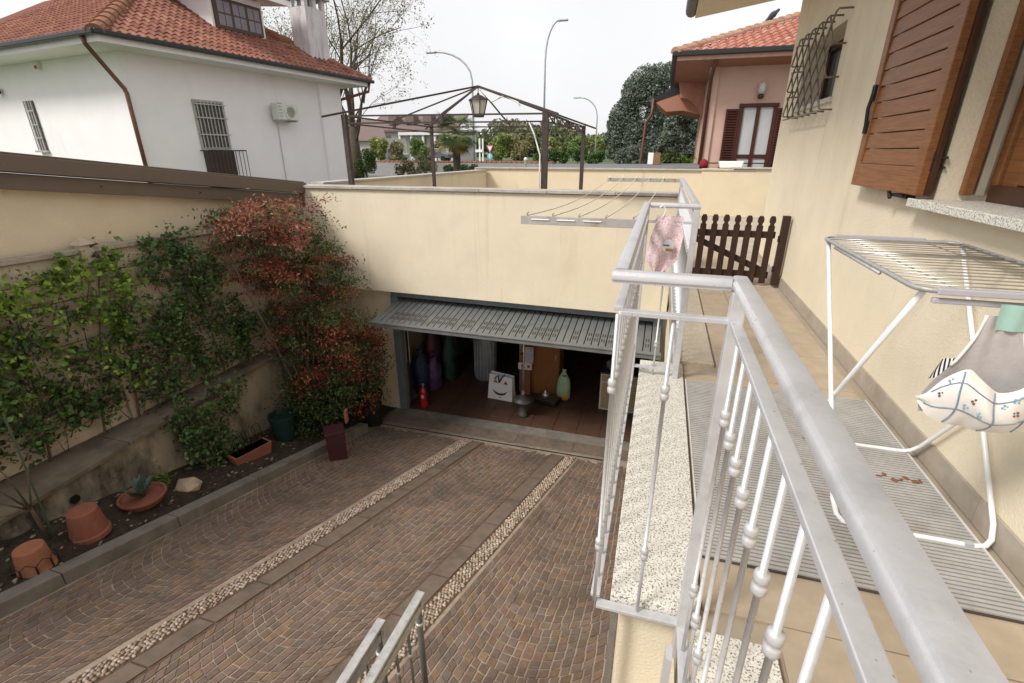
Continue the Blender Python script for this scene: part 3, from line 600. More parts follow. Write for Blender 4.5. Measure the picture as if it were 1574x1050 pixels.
MB().prism([(-4.16, 6.955, -.74), (.19, 6.955, -.785), (.19, 6.955, -.665), (-4.16, 6.955, -.62)], (0, .10, 0)).build('frame_header', DOORFR, gd)
for x in (-4.005,): MB().box((x, 7.08, -1.85), (.03, .03, 2.0)).build('guide_rail', BLACKI, gd)
A0, A1 = V(-4.05, 6.20, -.925), V(.16, 6.20, -.965); Bk = V(0, 1.25, .20); nb = 43
up_ = unit(np.cross(A1-A0, Bk)); up_ = up_ if up_[2] > 0 else -up_
for k in range(nb):
    a = A0+(A1-A0)*((k+.06)/nb); b = A0+(A1-A0)*((k+.94)/nb)
    bd = MB().prism([a, b, b+Bk, a+Bk], -up_*.03).build('door_board', DOORM, gd, bevel=.006)
    if 2 <= k < nb-1 and k % 8 not in (0,) and k not in (13, 21, 29, 30):
        for (t0, t1) in ((.10, .17), (.21, .28)):
            s_ = MB()
            for (u0, u1) in ((.2, .42), (.58, .8)):
                p = [a+(b-a)*u0+Bk*t0, a+(b-a)*u1+Bk*t0, a+(b-a)*u1+Bk*t1, a+(b-a)*u0+Bk*t1]
                s_.prism([q_+up_*.0015 for q_ in p], -up_*.004)
            s_.build('vent_slot', SLOT, bd)
MB().prism([A0-V(.04, .05, .0), A1+V(.04, -.05, .0), A1+V(.04, .02, .006), A0+V(-.04, .02, .006)], V(0, 0, -.075)).build('bottom_rail', DOORM, gd, bevel=.006)
MB().prism([A0-V(.04, .065, -.006), A1+V(.04, -.065, .006), A1+V(.04, -.04, .008), A0+V(-.04, -.04, .008)], V(0, 0, -.02)).build('edge_lip', DOORM, gd, bevel=.004)
for a in (A0, A1): MB().prism([a+V(-.02, 0, .006), a+V(.02, 0, .006), a+V(.02, 0, .006)+Bk, a+V(-.02, 0, .006)+Bk], (0, 0, -.06)).build('side_rail', DOORM, gd)
ga = MB(); ga.tube([(-4.02, 6.9, -1.05), (-4.02, 6.5, -.93)], .014).tube([(.10, 6.9, -1.10), (.10, 6.5, -.97)], .014); ga.build('lift_arm', RAIL_D, gd)
# things in the garage
ZF = -2.912
RED = mat('red_enamel', (.42, .014, .014), .3, var=.05, spec=.5)
fe = thing('fire_extinguisher', 'red fire extinguisher just inside the garage by the door post', 'fire extinguisher', (-3.83, 7.22, ZF))
MB().lathe([(.055, 0), (.072, .01), (.075, .03), (.075, .30), (.062, .36), (.03, .395), (.022, .42)], (-3.83, 7.22, ZF), 18).build('cylinder', RED, fe, smooth=True)
MB().lathe([(.02, .42), (.024, .45), (.012, .47)], (-3.83, 7.22, ZF), 10).bar((-3.83, 7.22, ZF+.47), (-3.83, 7.12, ZF+.50), .02, .012).build('valve', STEEL, fe)
MB().tube([(-3.80, 7.19, ZF+.43), (-3.74, 7.17, ZF+.36), (-3.735, 7.17, ZF+.15)], .010, 6).build('hose', BLACKP, fe)
MB().box((-3.815, 7.143, ZF+.24), (.05, .004, .06)).build('paper_sticker', mat('white_sticker', (.6, .55, .55), .7), fe)
PAPER = mat('glossy_white_bag', (.80, .80, .82), .5, var=.03, scale=6, bump=.2, bscale=9)
sb = thing('shopping_bag', 'white shopping bag printed with a smiling face on the garage floor', 'bag', (-2.56, 7.95, ZF))
Rb = Rz(-.08)
def B(x, y, z): return V(-2.56, 7.95, ZF) + Rb @ V(x, y, z)
MB().add([B(-.25, -.09, 0), B(.25, -.09, 0), B(.25, .10, 0), B(-.25, .10, 0), B(-.22, -.05, .50), B(.24, -.045, .47), B(.24, .06, .48), B(-.22, .05, .52)], [(0, 1, 5, 4), (1, 2, 6, 5), (2, 3, 7, 6), (3, 0, 4, 7), (0, 3, 2, 1)]).build('bag', PAPER, sb)
def face(pts, nm, m_):       # flat print on the front panel
    P_ = []
    for (x, z) in pts: P_.append(B(x, -.09+.043*z/.5-.004, z))
    MB().poly(P_).build(nm, m_, sb)
OR = mat('orange_print_b', (.45, .16, .03), .6); DKR = mat('dark_red_print', (.20, .02, .02), .6); BLU = mat('navy_strap', (.02, .03, .12), .7); GRN = mat('green_print', (.03, .25, .08), .6)
face([(-.15, .34), (-.09, .41), (-.04, .34), (-.06, .34), (-.09, .37), (-.13, .34)], 'printed_eye', OR); face([(.06, .33), (.11, .40), (.16, .33), (.14, .33), (.11, .36), (.08, .33)], 'printed_eye', OR)
face([(-.12, .34), (-.09, .37), (-.06, .34)], 'printed_pupil', DKR); face([(.08, .33), (.11, .36), (.14, .33)], 'printed_pupil', DKR)
face([(-.16, .21), (-.08, .155), (0, .135), (.08, .15), (.16, .20), (.10, .12), (.02, .09), (-.06, .10), (-.12, .145)], 'printed_smile', DKR)
face([(-.07, .14), (0, .125), (.07, .135), (.03, .10), (-.03, .10)], 'printed_tongue', OR); face([(-.01, .045), (.02, .045), (.02, .065), (-.01, .065)], 'printed_mark', GRN)
MB().tube([B(-.12, -.055, .40), B(-.08, -.06, .46), B(-.03, -.075, .50), B(-.01, -.09, .36)], .012, 6).tube([B(-.01, -.09, .36), B(.05, -.07, .49), B(.10, -.05, .52)], .012, 6).build('handle', BLU, sb)
gh = thing('gas_heater', 'grey cylindrical heater with a green top at the back of the garage', 'heater', (-3.15, 8.75, ZF))
GH = mat('grey_heater_enamel', (.26, .28, .29), .45, metal=.2, var=.1)
MB().lathe([(.22, 0), (.235, .03), (.235, .85), (.22, .9), (.20, .93)], (-3.15, 8.75, ZF), 20).build('body', GH, gh, smooth=True)
MB().lathe([(.20, .93), (.215, .95), (.20, 1.08), (.13, 1.14), (.05, 1.16)], (-3.15, 8.75, ZF), 20).build('top', mat('green_plastic', (.03, .20, .10), .5), gh, smooth=True)
for k in range(9): a = -2.9+.3*k; MB().bar((-3.15+.238*math.cos(a), 8.75+.238*math.sin(a), ZF+.06), (-3.15+.238*math.cos(a), 8.75+.238*math.sin(a), ZF+.84), .02, .01).build('rib', mat('pale_rib', (.42, .44, .45), .5), gh)
bc = thing('brown_cabinet', 'plain brown wooden cabinet standing in the garage', 'cabinet', (-1.83, 8.55, ZF))
CABW = mat('orange_brown_veneer', (.24, .10, .035), .5, var=.2, scale=5, wood=(8, 8, .8))
MB().box((-1.83, 8.56, ZF+.75), (.60, .45, 1.5)).build('carcass', CABW, bc, bevel=.004); MB().box((-1.83, 8.332, ZF+.76), (.56, .018, 1.42)).build('door', CABW, bc, bevel=.003); MB().box((-1.60, 8.318, ZF+.8), (.015, .02, .1)).build('handle', STEEL, bc)
tb = thing('striped_tote_bag', 'upright pale green and orange bag beside the brown cabinet', 'bag', (-1.42, 8.25, ZF))
MB().lathe([(.10, 0), (.13, .03), (.135, .25), (.115, .42), (.06, .52), (.03, .58), (.05, .62)], (-1.42, 8.25, ZF), 14, squash=(1, .7)).build('sack', mat('pale_green_plastic', (.36, .50, .34), .5, var=.2, scale=8, dirt=((.62, .27, .05), 4, .52, .60, (1, 1, .5))), tb, smooth=True)
MB().tube([(-1.44, 8.22, ZF+.50), (-1.40, 8.15, ZF+.52), (-1.38, 8.22, ZF+.50)], .012, 6).build('tie', mat('green_tie', (.1, .25, .12), .6), tb)
wc = thing('white_edged_cabinet', 'low beige cabinet with white edges and dark top by the garage side', 'cabinet', (-.35, 8.3, ZF))
MB().box((-.30, 8.35, ZF+.36), (.84, .60, .72)).build('carcass', mat('white_laminate', (.62, .60, .56), .6), wc)
MB().box((-.30, 8.043, ZF+.29), (.78, .02, .50)).build('door', mat('beige_laminate', (.42, .32, .19), .6, var=.08), wc); MB().box((-.30, 8.043, ZF+.63), (.78, .02, .12)).build('drawer', MC['beige_laminate'], wc)
MB().box((-.30, 8.34, ZF+.735), (.86, .62, .03)).build('top', mat('charcoal_top', (.05, .05, .05), .5), wc)
tbn = thing('crumpled_plastic_bag', 'crumpled grey plastic bag lying on the low garage cabinet', 'bag', (-.55, 8.3, ZF+.75))
mm = MB(); P_ = IV*V(.17, .13, .10)*(1+rng.uniform(-.25, .25, (12, 1))) + V(-.50, 8.25, ZF+.825); mm.add(P_, IF); mm.build('sheet', mat('grey_film', (.22, .22, .23), .35), tbn)
ps = thing('parasol_stand', 'grey metal parasol stand with upright pole near the garage entrance', 'parasol stand', (-1.99, 7.40, ZF))
MB().lathe([(.09, 0), (.10, .04), (.07, .07), (.06, .24), (.085, .26), (.18, .30), (.185, .335), (.08, .37), (.035, .42)], (-1.99, 7.42, ZF), 18).build('base', mat('dull_iron', (.10, .095, .09), .5, metal=.4, var=.2), ps, smooth=True)
MB().tube([(-1.99, 7.42, ZF+.40), (-1.985, 7.42, ZF+1.75)], .016, 8).build('pole', STEEL, ps, smooth=True); MB().lathe([(.03, .42), (.035, .44), (.03, .50)], (-1.99, 7.42, ZF), 12).build('clamp', STEEL, ps)
fb = thing('black_case', 'flat black case with a small metal pot on it on the garage floor', 'case', (-1.66, 8.02, ZF))
MB().box((-1.66, 8.02, ZF+.045), (.42, .30, .09), Rz(-.2)).build('case', BLACKP, fb, bevel=.01); MB().box((-1.66, 8.02, ZF+.095), (.38, .26, .012), Rz(-.2)).build('lid', mat('brown_lid', (.09, .06, .045), .5), fb)
pot = thing('metal_pot', 'small shiny metal pot standing on the black case', 'pot', (-1.72, 8.02, ZF+.10))
MB().lathe([(.05, 0), (.07, .02), (.072, .07), (.05, .10), (.02, .12), (.024, .145), (.005, .155)], (-1.72, 8.02, ZF+.101), 14).build('body', STEEL, pot, smooth=True)
st = thing('bundle_of_sticks', 'bundle of pale wooden slats leaning against the brown cabinet', 'slats', (-2.25, 8.45, ZF))
for k in range(6): MB().bar((-2.30+.03*k, 8.33+.02*(k % 2), ZF+.02), (-2.36+.028*k+rng.uniform(-.03, .03), 8.52, ZF+1.35+rng.uniform(-.2, .1)), .024, .016).build('slat', mat('pale_wood', (.46, .38, .26), .8, var=.15), st)
bxs = thing('paper_carton', 'white printed carton in front of the brown cabinet', 'box', (-2.16, 8.22, ZF))
MB().box((-2.16, 8.24, ZF+.42), (.20, .12, .84)).build('carton', mat('brown_card', (.20, .09, .045), .8), bxs); MB().box((-2.16, 8.175, ZF+.62), (.26, .01, .14), Rz(.06)).build('label_panel', mat('white_card', (.6, .58, .58), .7), bxs)
MB().box((-2.20, 8.167, ZF+.62), (.06, .004, .05)).box((-2.09, 8.173, ZF+.62), (.05, .004, .05)).build('printed_letters', mat('red_navy_print', (.18, .03, .06), .7), bxs)
MB().box((-2.08, 8.17, ZF+.86), (.16, .02, .32), Rz(.1)).build('poster_sheet', mat('lilac_sheet', (.45, .42, .5), .7, var=.2, scale=20), bxs)
rb = thing('red_bottle', 'red capped bottle standing on the white carton in the garage', 'bottle', (-2.10, 8.24, ZF+.84))
MB().lathe([(.045, 0), (.05, .02), (.05, .16), (.02, .21), (.022, .25)], (-2.12, 8.26, ZF+.842), 12).build('body', RED, rb, smooth=True)
thm = thing('wall_thermometer', 'long white thermometer plaque on the garage side wall', 'thermometer', (-4.33, 7.35, -1.9))
MB().box((-4.20, 7.30, -1.62), (.22, .02, .95)).build('plaque', mat('white_plaque', (.62, .60, .58), .6), thm, bevel=.02); MB().lathe([(.001, -.004), (.06, -.004), (.06, .004), (.001, .004)], V(-4.20, 7.287, -1.24), 16, R=R_).build('dial', mat('grey_dial', (.3, .3, .3), .5), thm)
BAGCOL = [(.02, .03, .08), (.09, .05, .12), (.10, .04, .06), (.03, .06, .05), (.16, .15, .18), (.015, .02, .03)]
spots = [(-4.12, 7.75, .30, .9), (-3.95, 7.95, .26, .75), (-4.15, 8.35, .32, 1.25), (-3.85, 8.5, .28, 1.1), (-4.05, 8.9, .3, 1.35), (-3.6, 9.7, .3, .9)]
names = ['navy', 'purple', 'magenta', 'dark green', 'pale grey', 'black']
for k, (x, y, r, h) in enumerate(spots):
    o = thing('hanging_bag', f'{names[k]} bag in the cluttered left side of the garage', 'bag', (x, y, ZF), 'bags along the garage side')
    lm = MB().lathe([(r*.5, 0), (r*.72, .06), (r*.62, h*.3), (r*.7, h*.5), (r*.5, h*.72), (r*.34, h*.85), (r*.12, h*.93), (r*.2, h)], (x, y, ZF), 12, squash=(.7, 1)); lm.v = [(a+rng.normal()*.022, b+rng.normal()*.022, c+rng.normal()*.012*(c > ZF+.03)) for a, b, c in lm.v]; lm.build('sack', mat('bag_'+names[k].replace(' ', '_'), BAGCOL[k], .5, var=.3, scale=9), o, smooth=True)
    MB().tube([(x-.05, y, ZF+h*.9), (x, y, ZF+h*1.12), (x+.05, y, ZF+h*.9)], .01, 6).build('handle', MC['bag_'+names[k].replace(' ', '_')], o)
# ------------------------------------------------------------------ left side: neighbour wall, precast fence, planter
d6, r6 = dirv(6.5), nrm(6.5); P6 = V(-5.52, 6.8, 0)
def LW(s, o, z): p = P6 - d6*s + r6*o; return V(p[0], p[1], z)
nb_ = thing('neighbour_garage', 'ochre neighbour garage wall with a sloping brown metal roof edge', 'garage', LW(3, -.3, -1.5))
def zt6(s): return 1.04 + .1246*s
MB().add([LW(-.02, -.06, -2.9), LW(8, -.06, -2.9), LW(8, -.06, zt6(8)-.2), LW(-.02, -.06, zt6(0)-.2), LW(-.02, -.35, -2.9), LW(8, -.35, -2.9), LW(8, -.35, zt6(8)-.2), LW(-.02, -.35, zt6(0)-.2)], [(0, 1, 2, 3), (7, 6, 5, 4), (0, 3, 7, 4), (1, 5, 6, 2), (3, 2, 6, 7)]).build('wall', OCHRE, nb_)
def fascia(o0, o1, za, zb, nm, s0=-.05, s1=8.2):
    MB().add([LW(s0, o0, zt6(s0)+za), LW(s1, o0, zt6(s1)+za), LW(s1, o1, zt6(s1)+za), LW(s0, o1, zt6(s0)+za), LW(s0, o0, zt6(s0)+zb), LW(s1, o0, zt6(s1)+zb), LW(s1, o1, zt6(s1)+zb), LW(s0, o1, zt6(s0)+zb)], [(3, 2, 1, 0), (4, 5, 6, 7), (0, 1, 5, 4), (1, 2, 6, 5), (2, 3, 7, 6), (3, 0, 4, 7)]).build(nm, BROWNM, nb_, bevel=.006)
fascia(-.3, .10, -.155, 0.0, 'roof_fascia'); fascia(-.3, .045, -.318, -.165, 'lower_fascia'); fascia(-3.4, .06, 0.002, .022, 'metal_roof')
MB().bar(LW(-.03, .02, .70), LW(-.03, .02, 1.04), .10, .10, up=(0, 1, 0)).build('corner_cap', BROWNM, nb_)
for k in range(7): MB().lathe([(.007, 0), (.007, .012)], LW(.6+1.1*k, .046, zt6(.6+1.1*k)-.24), 8, R=np.array([[0, 0, 1], [1, 0, 0], [0, 1, 0.]])).build('rivet', BLACKI, nb_)
fen = thing('precast_fence', 'precast concrete fence with grooved boards, posts and cap below the ochre wall', 'fence', LW(3, 0, -1.5))
posts = [-.05, 1.12, 3.14, 5.16, 7.18]
for s_ in posts[1:]:
    mb = MB(); mb.bar(LW(s_, .05, -1.62), LW(s_, .05, .585), .13, .13, up=d6)
    p = LW(s_, .05, .585); mb.add([p+V(-.085, -.085, 0), p+V(.085, -.085, 0), p+V(.085, .085, 0), p+V(-.085, .085, 0), p+V(0, 0, .085)], [(0, 1, 4), (1, 2, 4), (2, 3, 4), (3, 0, 4), (3, 2, 1, 0)])
    mb.build('post', PRECAST, fen, bevel=.006)
for a, b in zip(posts, posts[1:]):
    a2, b2 = a+.066, b-.066
    MB().bar(LW(a2, .05, .525), LW(b2, .05, .525), .115, .055).build('cap', PRECAP, fen, bevel=.008)
    for k in range(9):
        z = .495-.225*(k+.5); p, q = LW(a2, .04, z), LW(b2, .04, z)
        MB().bar(p, q, .05, .217).build('board', PRECAST, fen, bevel=.012); MB().bar(LW(a2, .068, z-.02), LW(b2, .068, z-.02), .012, .12).build('board_ridge', PRECAST, fen, bevel=.004)
# planter wall with ledge, kerb, soil
n0, n1 = V(-5.42, 1.9, -1.575), V(-5.42, 4.55, -1.405); n2 = V(-5.36, 6.75, -1.27)
pw = thing('planter_back_wall', 'mouldy concrete wall with a stone ledge behind the planting bed', 'wall', (-5.6, 3.5, -2.2))
pts = [V(-5.42, -1.0, -1.75), n0, n1, n2]
for a, b in zip(pts, pts[1:]):
    MB().add([a+V(0, 0, -.05), b+V(0, 0, -.05), V(b[0], b[1], -3.2), V(a[0], a[1], -3.2), a+V(-.6, 0, -.05), b+V(-.6, 0, -.05), V(b[0]-.6, b[1], -3.2), V(a[0]-.6, a[1], -3.2)], [(0, 1, 2, 3), (4, 5, 1, 0), (7, 6, 5, 4), (3, 2, 6, 7)]).build('wall', CONC, pw)
    n_ = max(1, int(np.linalg.norm(b-a)/.95))
    for k in range(n_):
        p = a+(b-a)*(k/n_) + unit(b-a)*.004; q = a+(b-a)*((k+1)/n_) - unit(b-a)*.004
        MB().prism([p+V(.06, 0, -.048), q+V(.06, 0, -.048), q+V(-.55, 0, -.048), p+V(-.55, 0, -.048)], (0, 0, .05)).build('ledge_stone', LEDGE, pw, bevel=.006)
MB().lathe([(.045, 0), (.045, .02)], V(-5.425, 2.62, -1.80), 14, R=np.array([[0, 0, 1], [1, 0, 0], [0, 1, 0.]])).build('drain_hole', DARKSLOT, pw)
kb = thing('planter_kerb', 'grey concrete kerb between the planting bed and the sett driveway', 'kerb', (-4.5, 3.5, -2.3))
Y = -1.0; KH = .13
while Y < 6.0:
    L_ = min(.98, 6.02-Y); a, b = Y+.003, Y+L_-.003
    MB().prism([(kerb_x(a)-.15, a, ramp_z(a)-.15), (kerb_x(a), a, ramp_z(a)-.15), (kerb_x(b), b, ramp_z(b)-.15), (kerb_x(b)-.15, b, ramp_z(b)-.15)], (0, 0, .15+KH)).build('kerb_stone', KERB, kb, bevel=.008); Y += L_
def soil_z(x, y): return ramp_z(y) + KH - .05 + .05*math.sin(3*x+2*y) * .5 + .09*max(0, min(1, (kerb_x(y)-.2-x)/.6))
sm = MB(); sm.grid(lambda u, v: V(-5.7+(kerb_x(-1+8.1*v)-.10+5.7)*u, -1+8.1*v, soil_z(-5.7+(kerb_x(-1+8.1*v)-.10+5.7)*u, -1+8.1*v)+rng.uniform(-.012, .012)), 16, 80)
props(sm.build('planting_bed', SOIL, smooth=True), kind='structure')
deb = MB()
for k in range(420):
    y = rng.uniform(1, 6.2); x = rng.uniform(-5.55, kerb_x(y)-.16); r = rng.uniform(.006, .028)
    deb.cur = tuple(np.array([(.12, .085, .05), (.20, .16, .11), (.07, .05, .035), (.28, .22, .15)][rng.integers(4)])); deb.add((IV*V(r, r*.7, r*.4)) @ Rz(rng.uniform(0, 3)).T + V(x, y, soil_z(x, y)+.01), IF)
props(deb.build('soil_litter', mat('litter', (1, 1, 1), .95, attr=True), smooth=False, fix=False), 'dry leaf litter and gravel scattered over the planting bed', 'litter', kind='stuff')
# pots
def potz(x, y): return soil_z(x, y)-.015
def pot_on(x, y, prof, m_, nm, lab, tilt=None, squash=(1, 1), n=24):
    z = potz(x, y); o = thing(nm, lab, 'pot', (x, y, z)); R = None
    if tilt is not None: R = np.array(Matrix.Rotation(tilt[0], 3, Vector(tilt[1])))
    MB().lathe(prof, (x, y, z), n, R=R, squash=squash).build('body', m_, o, smooth=False, bevel=.004); return o, z
p1 = [(.165, .0), (.165, .05), (.150, .055), (.118, .29), (.112, .295), (.10, .298)]
o, z = pot_on(-4.86, 1.93, [(.135, 0), (.135, .03), (.128, .035), (.105, .235), (.10, .24)], TERRA2, 'small_terracotta_pot', 'small faded terracotta pot upside down with wire around it by the kerb')
mm = MB()
for k in range(5): a = -1.9+.75*k; mm.tube([(-4.86+.15*math.cos(a), 1.93+.15*math.sin(a), z+.0), (-4.86+.145*math.cos(a), 1.93+.145*math.sin(a), z+.12), (-4.86+.145*math.cos(a+.35), 1.93+.145*math.sin(a+.35), z+.16), (-4.86+.145*math.cos(a+.7), 1.93+.145*math.sin(a+.7), z+.12), (-4.86+.15*math.cos(a+.7), 1.93+.15*math.sin(a+.7), z)], .004, 5)
mm.build('wire_hoop', BLACKI, o)
o, z = pot_on(-4.97, 2.42, p1, TERRA, 'large_terracotta_pot', 'large smooth terracotta pot upside down beside the agave bowl')
o, z = pot_on(-5.05, 3.00, [(.13, 0), (.17, .03), (.21, .10), (.225, .105), (.225, .13), (.20, .13), (.185, .105), (.01, .10)], TERRA, 'terracotta_bowl', 'shallow terracotta bowl holding a grey green agave')
ag = thing('agave_plant', 'grey green agave with pointed leaves in the terracotta bowl', 'plant', (-5.05, 3.0, z+.10))
AGV = mat('agave_leaf', (.075, .125, .105), .55, var=.2, scale=9)
for k in range(11):
    a = k*2.4; L_ = (.30 if k else .36)*rng.uniform(.75, 1.1); el = rng.uniform(.5, 1.2) if k else 1.35; d = V(math.cos(a)*math.cos(el), math.sin(a)*math.cos(el), math.sin(el)); sd = unit(np.cross(d, V(0, 0, 1))); b = V(-5.05, 3.0, z+.10); nn = np.cross(sd, d); w = .034; lv = MB()
    R0 = [b, b+d*L_*.35+V(0, 0, -.01), b+d*L_*.75, b+d*L_+V(0, 0, -.02)]; ws = [w*.7, w, w*.6, .003]; vs = []
    for p, q in zip(R0, ws): vs += [p-sd*q+nn*q*.35, p-nn*q*.12, p+sd*q+nn*q*.35]
    lv.add(vs, [(i*3+j_, i*3+j_+1, i*3+j_+4, i*3+j_+3) for i in range(3) for j_ in range(2)]); lv.build('leaf', AGV, ag, smooth=True, fix=False)
rock = MB(); rv = IV*V(.17, .14, .085)*(1+rng.uniform(-.22, .22, (12, 1))) + V(-4.95, 3.45, potz(-4.95, 3.45)+.05); rock.add(rv, IF)
props(rock.build('garden_rock', mat('tan_rock', (.42, .32, .22), .95, var=.2, scale=9, bump=.6, bscale=24), bevel=.012), 'tan rock lying in the planting bed beside the agave bowl', 'rock')
wb = thing('terracotta_trough', 'terracotta trough with wire hoops in the planting bed', 'planter', (-5.0, 4.45, potz(-5.0, 4.45)))
zz = potz(-5.0, 4.45); MB().box((-4.93, 4.33, zz+.07), (.17, .46, .18), Rz(-.25), taper=1.14).build('box', TERRA, wb, bevel=.008); MB().box((-4.93, 4.33, zz+.145), (.165, .46, .03), Rz(-.25)).build('soil', SOIL, wb)
mm = MB()
for k in range(4): y = 4.16+.1*k; mm.tube([(-4.95, y, zz+.17), (-5.0, y+.02, zz+.36), (-4.98, y+.08, zz+.42), (-4.98, y+.14, zz+.36), (-4.98, y+.16, zz+.17)], .005, 5)
mm.build('wire_hoop', BLACKI, wb)
gp = thing('green_round_pot', 'dark green round pot under the red shrub in the bed', 'pot', (-4.95, 5.0, potz(-4.95, 5.0)))
MB().lathe([(.13, 0), (.15, .02), (.17, .36), (.185, .365), (.185, .40), (.16, .40), (.15, .33)], (-4.95, 4.98, potz(-4.95, 5.0)), 20).build('body', mat('dark_green_plastic', (.012, .032, .028), .45), gp, smooth=False)
bp = thing('black_tall_pot', 'tall black plastic pot beside the garage corner', 'pot', (-4.42, 6.25, ramp_z(6.25)))
MB().lathe([(.15, 0), (.165, .02), (.20, .55), (.215, .555), (.215, .60), (.19, .60), (.18, .52)], (-4.36, 6.32, ramp_z(6.32)+.005), 20).build('body', BLACKP, bp)
bx = thing('plum_planter_box', 'square tapered plum coloured plastic planter standing on the driveway', 'planter', (-4.07, 5.0, ramp_z(5.0)))
Rq = Rz(.72); zb_ = ramp_z(4.86)+.0
MB().box((-4.08, 4.98, zb_+.20), (.235, .235, .44), Rq, taper=1.12).build('body', PLUM, bx, bevel=.008); MB().box((-4.08, 4.98, zb_+.423), (.275, .275, .03), Rq).build('rim', PLUM, bx, bevel=.006)
tk = MB().box((-4.03, 5.22, zb_+.52), (.03, .09, .20), Rz(.3)); props(tk.build('terracotta_shard', TERRA2, bevel=.006), 'broken terracotta shard standing behind the plum planter', 'shard')
# stair handrails at the lower left of the terrace
HRL = mat('weathered_aluminium_handrail', (.47, .46, .44), .45, metal=.4, var=.14, scale=24, dirt=((.30, .29, .27), 22, .52, .72, (1, 1, 1)))
for k, (ex, ey, lab) in enumerate(((-1.265, 1.70, 'nearer of the two short handrails standing above the driveway'), (-1.135, 1.93, 'farther of the two short handrails standing above the driveway'))):
    sr = thing('lower_handrail', lab, 'handrail', (ex, ey, ramp_z(ey)), 'handrails below the terrace')
    e = V(ex, ey, -.95); dd = unit(V(-.02, -1, 0)); s0 = e + dd*1.8
    mb = MB(); mb.bar(e, s0, .052, .016).bar(e-V(0, 0, .016), s0-V(0, 0, .016), .040, .016); mb.build('top_rail', HRL, sr, bevel=.004)
    MB().bar(e-V(-.012, -.0, .075)+dd*.02, s0-V(-.012, 0, .075), .012, .055).build('side_plate', HRL, sr, bevel=.003)
    DK = mat('dark_grey_iron', (.13, .13, .13), .5, metal=.3, var=.12)
    pp = e+dd*.05
    MB().tube([(pp[0], pp[1], -.975), (pp[0], pp[1], ramp_z(pp[1]))], .019, 12).build('post', DK, sr, smooth=True); MB().lathe([(.019, 0), (.026, .006), (.026, .018), (.019, .024)], (pp[0], pp[1], -1.16), 12).build('collar', HRL, sr)
    for j_ in range(1, 9):
        q = e+dd*(.05+.13*j_); MB().tube([(q[0], q[1], q[2]-.09), (q[0], q[1], ramp_z(q[1]))], .008, 8).build('baluster', DK, sr, smooth=True); MB().lathe([(.008, 0), (.014, .006), (.014, .02), (.008, .026)], (q[0], q[1], -1.30+.03*j_), 10).build('bead', HRL, sr)
# ------------------------------------------------------------------ climbing plants and the nandina
def vine(nm, lab, outline, N, cols, colsb, size, stems, zsplit):
    o = thing(nm, lab, 'shrub', LW(stems[0][0][0], .2, stems[0][0][1]))
    sm_ = MB()
    for st_ in stems:
        pts = [LW(s_, .12+.05*math.sin(i), z) for i, (s_, z) in enumerate(st_)]; sm_.tube(pts, list(np.linspace(.018, .006, len(pts))), 6)
    poly_ = np.array(outline); lo, hi = poly_.min(0), poly_.max(0)
    def inside(p):
        c = False; n = len(poly_)
        for i in range(n):
            a, b = poly_[i], poly_[(i+1) % n]
            if (a[1] > p[1]) != (b[1] > p[1]) and p[0] < (b[0]-a[0])*(p[1]-a[1])/(b[1]-a[1])+a[0]: c = not c
        return c
    cl_ = []
    while len(cl_) < N:
        p = rng.uniform(lo, hi)
        if inside(p): cl_.append(p)
    cen = []; col = []
    for p in cl_:
        k = rng.integers(22, 50); r = rng.uniform(.05, .15); oo = rng.uniform(.10, .34) + (.42 if p[1] < -1.3 else 0)
        q = rng.normal(size=(k, 3))*V(r, .07, r)*.62
        base = LW(p[0], oo, p[1]); cen.append(base + q[:, :1]*d6 + q[:, 1:2]*r6 + q[:, 2:]*V(0, 0, 1))
        mixp = 1/(1+math.exp(-(p[1]-zsplit)*4)); src = cols if rng.random() < mixp else colsb; col.append(pick(src, k, .35)*rng.uniform(.75, 1.2))
        if rng.random() < .35:
            q2 = LW(p[0]+rng.uniform(-.3, .3), .1, p[1]-rng.uniform(.2, .5)); sm_.tube([q2, (q2+base)/2+V(.02, 0, .03), base], [.006, .004, .002], 4)
    sm_.build('stem', STEMM, o, smooth=True)
    cen = np.concatenate(cen); col = np.concatenate(col); leaf_cloud('foliage', LEAF, o, cen, size*np.exp(rng.uniform(-.6, .45, len(cen))), col, aspect=.62)
    return o
BRT = [(.22, .33, .045), (.28, .39, .06), (.17, .28, .045), (.12, .21, .04)]; DRK = [(.065, .125, .04), (.095, .165, .045), (.05, .10, .035), (.12, .20, .05), (.13, .11, .05)]
MID = [(.08, .15, .05), (.06, .125, .05), (.105, .175, .05), (.13, .20, .06)]
vine('climbing_shrub', 'bright green leafy climber covering the near part of the fence', [(5.4, .50), (4.0, .28), (3.75, .42), (3.45, .46), (3.15, .50), (2.92, .48), (2.80, .15), (2.72, -.25), (2.85, -.7), (3.1, -1.05), (3.4, -1.2), (3.9, -1.25), (4.6, -1.3), (5.4, -1.4)], 255, BRT, DRK, .062, [[(3.6, -2.0), (3.5, -1.2), (3.3, -.4), (3.1, .3)], [(4.1, -2.0), (4.0, -1.0), (3.9, .1)], [(3.2, -1.9), (3.1, -.9), (2.9, -.1)]], -.25)
vine('climbing_shrub', 'dark green climber trained up the middle of the fence', [(2.8, .50), (2.4, .60), (2.0, .52), (1.75, .25), (1.85, -.1), (1.6, -.5), (1.35, -.8), (1.25, -1.0), (1.6, -1.2), (2.3, -1.5), (2.35, -1.9), (2.45, -2.25), (2.9, -2.2), (3.1, -1.8), (3.05, -1.2), (2.95, -.8), (2.75, -.4), (2.7, 0)], 235, MID, DRK, .054, [[(2.35, -2.3), (2.3, -1.5), (2.4, -.6), (2.3, .3)], [(2.2, -2.3), (2.0, -1.3), (2.1, -.4), (2.1, .4)], [(2.45, -2.2), (2.6, -1.2), (2.5, -.2)]], .1)
